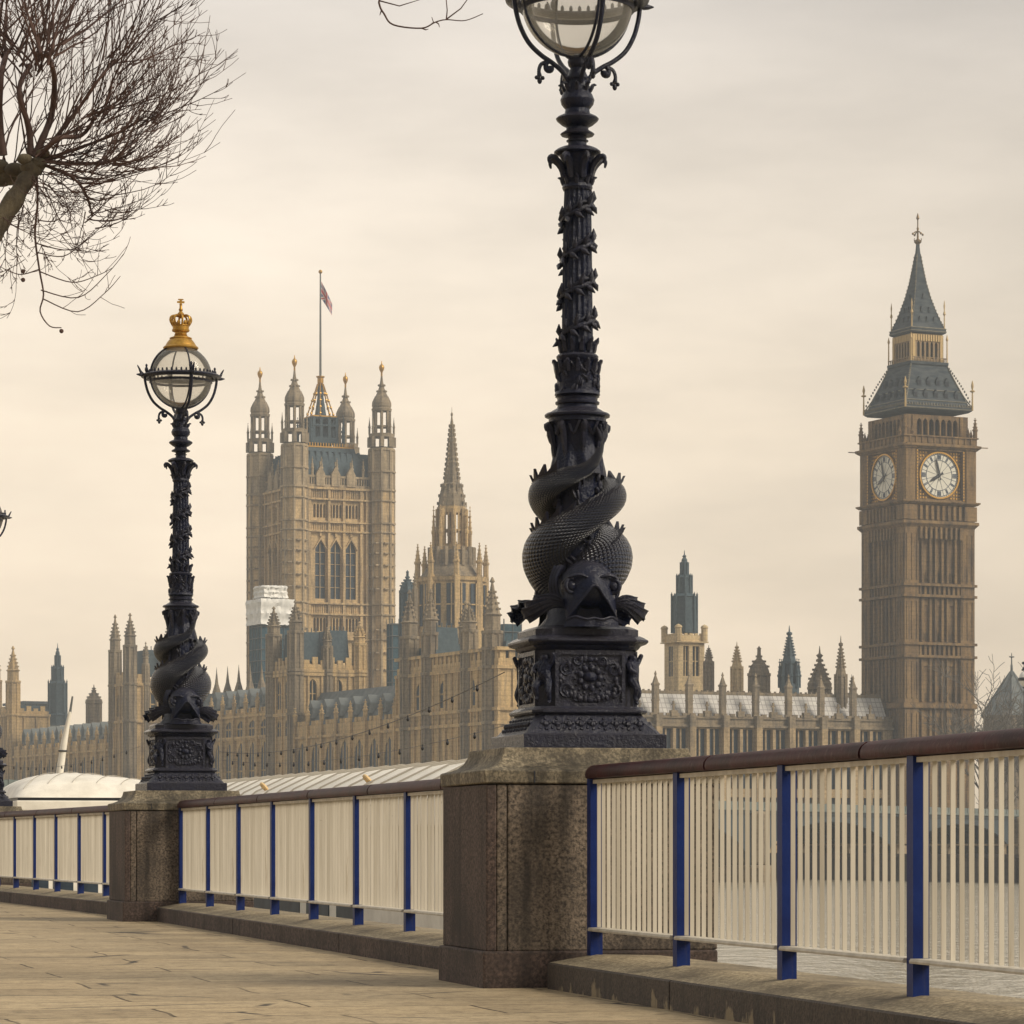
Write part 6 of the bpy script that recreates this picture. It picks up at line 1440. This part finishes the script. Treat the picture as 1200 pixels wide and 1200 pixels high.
# modern block far left
o, Z, S = bg('office_block', 'low bluish modern block behind the far left roofs', 'building', 38, 800.)
k = MB(); k.box(-26 * S, 24 * S, -6, 10, 0, Z(846)); k.box(-19 * S, 20 * S, -5, 9, Z(846), Z(826)); k.build('walls', M['grey_roof'], o, smooth=0)
k = MB(); k.box(-21 * S, 22 * S, -6.5, 10, Z(826), Z(823)); k.build('flat_roof', M['slate'], o, smooth=0)
k = MB()
for i in range(7): k.box((-18 + 5.4 * i) * S, (-14 + 5.4 * i) * S, -5.06, -5, Z(843), Z(829))
k.build('window_band', M['iron_roof'], o, smooth=0)
k = MB(); rings = [[(17 * S * cos(e) * cos(j * pi / 12) - 3 * S, 17 * S * .6 * cos(e) * sin(j * pi / 12) - 12, Z(846) + 8 * S * sin(e)) for j in range(24)] for e in (0, .4, .8, 1.2, 1.5)]; k.loft(rings); k.build('pale_dome', M['pale_roof'], o, smooth=50)

# scaffolds
def scaffold(label, x, Y, hw, y0, y1, sheet=None):
    o, Z, S = bg('scaffold', label, 'scaffold', x, Y, group='scaffolds wrapped in sheeting'); h = hw * S / 1.33; k = MB()
    k.box(-h, h, -h, h, 0, Z(y1)); n = max(2, int(2 * h / 1.4))
    k.build('netting', M['net'], o, smooth=0); k = MB()
    for i in range(n + 1):
        s = -h + 2 * h * i / n
        for xx, yy in ((s, -h - .06), (-h - .06, s)): k.tube([(xx, yy, 0), (xx, yy, Z(y1) + .8)], .07, 4)
    z = Z(y0)
    while z < Z(y1) + .6:
        k.tube([(-h - .1, -h - .12, z), (h + .1, -h - .12, z)], .07, 4); k.tube([(-h - .12, -h - .1, z), (-h - .12, h, z)], .07, 4); z += 2.0
    k.build('poles', M['beige'], o, smooth=0)
    if sheet:
        for (hw2, ya, yb_) in sheet:
            q = hw2 * S / 1.33; k = MB(); r_ = random.Random(int(ya)); nz, nx = 7, 18; rings = []
            for iz in range(nz + 1):
                ring = []
                for side_ in range(4):
                    for ix in range(nx):
                        s = -q + 2 * q * ix / nx; b_ = .3 * r_.random() + (.22 if iz % 3 == 0 else 0)
                        ring.append({0: (s, -q - b_), 1: (q + b_, s), 2: (-s, q + b_), 3: (-q - b_, -s)}[side_] + (Z(ya) + (Z(yb_) - Z(ya)) * iz / nz + .2 * r_.random(),))
                rings.append(ring)
            k.loft(rings); k.build('white_sheet', M['white_sheet'], o, smooth=40)
scaffold('scaffold wrapped in white sheeting and blue netting, left of the great tower', 317, 605., 25, 815, 722, [(27.5, 734, 704), (19, 702, 688)])
k_o = bpy.data.objects
scaffold('narrow blue-netted scaffold between great tower and nearest pavilion', 464, 590., 10.5, 800, 731)
scaffold('blue-grey netted scaffold half behind the foreground lamp', 596, 545., 15, 800, 732)

# ---------------------------------------------------------------- right edge: tent roof, bare trees, bridge lamp
o, Z, S = bg('chapter_house', 'pale conical lead roof with a finial at the right edge', 'building', 1185.5, 600.)
k = MB(); R_ = 33 * S; k.lathe([(R_, 0), (R_, Z(842)), (R_ * 1.05, Z(841)), (R_ * 1.05, Z(839))], 8, ph=.2); k.build('walls', M['grey_stone'], o, smooth=0)
k = MB(); k.lathe([(R_ * 1.08, Z(839)), (R_ * .62, Z(815)), (R_ * .3, Z(799)), (1.6 * S, Z(787)), (1.3 * S, Z(779)), (.4 * S, Z(778))], 8, ph=.2)
for j in range(8):
    a = j * pi / 4 + .2; k.tube([(R_ * 1.08 * cos(a), R_ * 1.08 * sin(a), Z(839)), (R_ * .62 * cos(a), R_ * .62 * sin(a), Z(815)), (R_ * .3 * cos(a), R_ * .3 * sin(a), Z(799)), (1.5 * S * cos(a), 1.5 * S * sin(a), Z(787))], .14, 4)
k.build('conical_roof', M['grey_roof'], o, smooth=0)
k = MB(); k.lathe([(.16, Z(779)), (.12, Z(771)), (.35, Z(770)), (.1, Z(769)), (.05, Z(765))], 6); k.box(-.5, .5, -.06, .06, Z(770.5), Z(769)); k.build('finial', M['beige'], o)

def far_tree(label, x, Y, y_top, seed, half):
    r_ = random.Random(seed); o, Z, S = bg('bare_tree', label, 'tree', x, Y, group='bare trees right of the clock tower'); H = Z(y_top); k = MB()
    k.tube([(0, 0, 0), (.1, 0, H * .25), (.3, .1, H * .5)], [.45, .36, .24], 8); k.build('trunk', M['far_twig'], o); k = MB()
    def br_(p, d, L_, r0, lv):
        pts = [p]; q = p
        for i in range(5): d = (d + Vector((r_.gauss(0, .16), r_.gauss(0, .16), r_.gauss(.05, .1)))).normalized(); q = q + d * (L_ / 5); pts.append(q)
        k.tube([tuple(a) for a in pts], [max(.035, r0 * (1 - .6 * i / 5)) for i in range(6)], 4)
        if lv:
            for _ in range(4): i = r_.randint(1, 5); br_(pts[i], (d + Vector((r_.gauss(0, .7), r_.gauss(0, .7), r_.gauss(.2, .4)))), L_ * r_.uniform(.45, .7), r0 * .55, lv - 1)
    for i in range(9):
        a = i * 2 * pi / 9 + r_.random(); br_(Vector((.2, .05, H * (.22 + .3 * r_.random()))), Vector((cos(a) * .7, sin(a) * .7, .9)), H * .42 * r_.uniform(.7, 1.1), .15, 3)
    k.build('crown', M['far_twig'], o)
far_tree('bare tree with open crown beside the base of the clock tower', 1155, 470., 806, 2, 14)
far_tree('denser bare tree in front of the pale conical roof', 1176, 480., 812, 5, 16)
far_tree('bare tree at the right edge below the conical roof', 1200, 490., 822, 9, 12)
o, Z, S = bg('street_lamp', 'distant dark lamp post with a pale globe at the right edge', 'street lamp', 1200.5, 260., -1.)
k = MB(); k.lathe([(.14, 0), (.10, 1.), (.06, Z(812)), (.05, Z(807)), (.16, Z(806.5)), (.16, Z(805.5)), (.05, Z(805))], 10); k.build('post', M['black'], o)
k = MB(); k.ball((0, 0, Z(795.5)), (.42, .42, .58), 16, 12); k.build('globe', M['white_sheet'], o, smooth=60)
k = MB(); k.lathe([(.43, Z(798)), (.52, Z(797)), (.52, Z(795)), (.43, Z(794))], 18, cap=False); k.lathe([(.2, Z(786)), (.24, Z(785)), (.06, Z(781)), (.05, Z(779)), (.2, Z(778)), (.2, Z(776)), (.03, Z(775))], 10); k.build('fittings', M['black'], o)

# the iron bridge: runs from the foot of the clock tower towards our bank, seen through the nearest railing
BA, BB_ = Vector((82, 503, 0)), Vector((-62, 195, 0)); d = BB_ - BA; LB = d.length
o = thing('arch_bridge', 'dark blue-green iron arch bridge, seen between the slats of the nearest railing', 'bridge', (BA.x, BA.y, -3.5), atan2(d.y, d.x))
k = MB(); k.box(0, LB, -7, 7, 7.35, 8.0); k.build('deck', M['bridge_iron'], o, smooth=0)
for sg in (-1, 1):
    k = MB(); k.box(0, LB, sg * 7 - .25, sg * 7 + .25, 7.7, 7.95); k.box(0, LB, sg * 6.9 - .12, sg * 6.9 + .12, 7.95, 8.6)
    n = 220
    for i in range(n): k.box(LB * i / n, LB * i / n + .5, sg * 6.9 - .18, sg * 6.9 + .18, 7.95, 8.62)
    k.build('parapet', M['bridge_trim'], o, smooth=0)
NS = 7; sp_ = LB / NS
for i in range(NS):
    k = MB(); x0, x1 = sp_ * i + 2, sp_ * (i + 1) - 2
    arc = [(x0 + (x1 - x0) * j / 20, 1.6 + 5.0 * sqrt(max(0, 1 - (2 * j / 20 - 1) ** 2))) for j in range(21)]
    for y in (-6.6, -3.3, 0, 3.3, 6.6):
        for j in range(20): k.prism([arc[j], arc[j + 1], (arc[j + 1][0], 7.35), (arc[j][0], 7.35)], y - .2, y + .2, lambda s_, d_, z_: (s_, d_, z_))
    k.build('arch_span', M['bridge_iron'], o, smooth=0)
for i in range(NS + 1):
    k = MB(); x = sp_ * i; k.box(x - 2, x + 2, -8.2, 8.2, -2, 1.8); k.box(x - 1.6, x + 1.6, -7.6, 7.6, 1.8, 7.6); k.build('bridge_pier', M['grey_stone'], o, smooth=0, bevel=.3)

# ---------------------------------------------------------------- the air over the river
m = bpy.data.materials.new('river_haze'); m.use_nodes = True; t = m.node_tree; t.nodes.clear()
oo = t.nodes.new('ShaderNodeOutputMaterial'); pv = t.nodes.new('ShaderNodeVolumePrincipled'); pv.inputs['Density'].default_value = .00027
pv.inputs['Color'].default_value = (.80, .88, .97, 1); pv.inputs['Anisotropy'].default_value = .2
t.links.new(pv.outputs[0], oo.inputs['Volume'])
k = MB(); k.box(-520, 520, -160, 1260, -7, 128); tag(k.build('haze', m, smooth=0), kind='stuff')
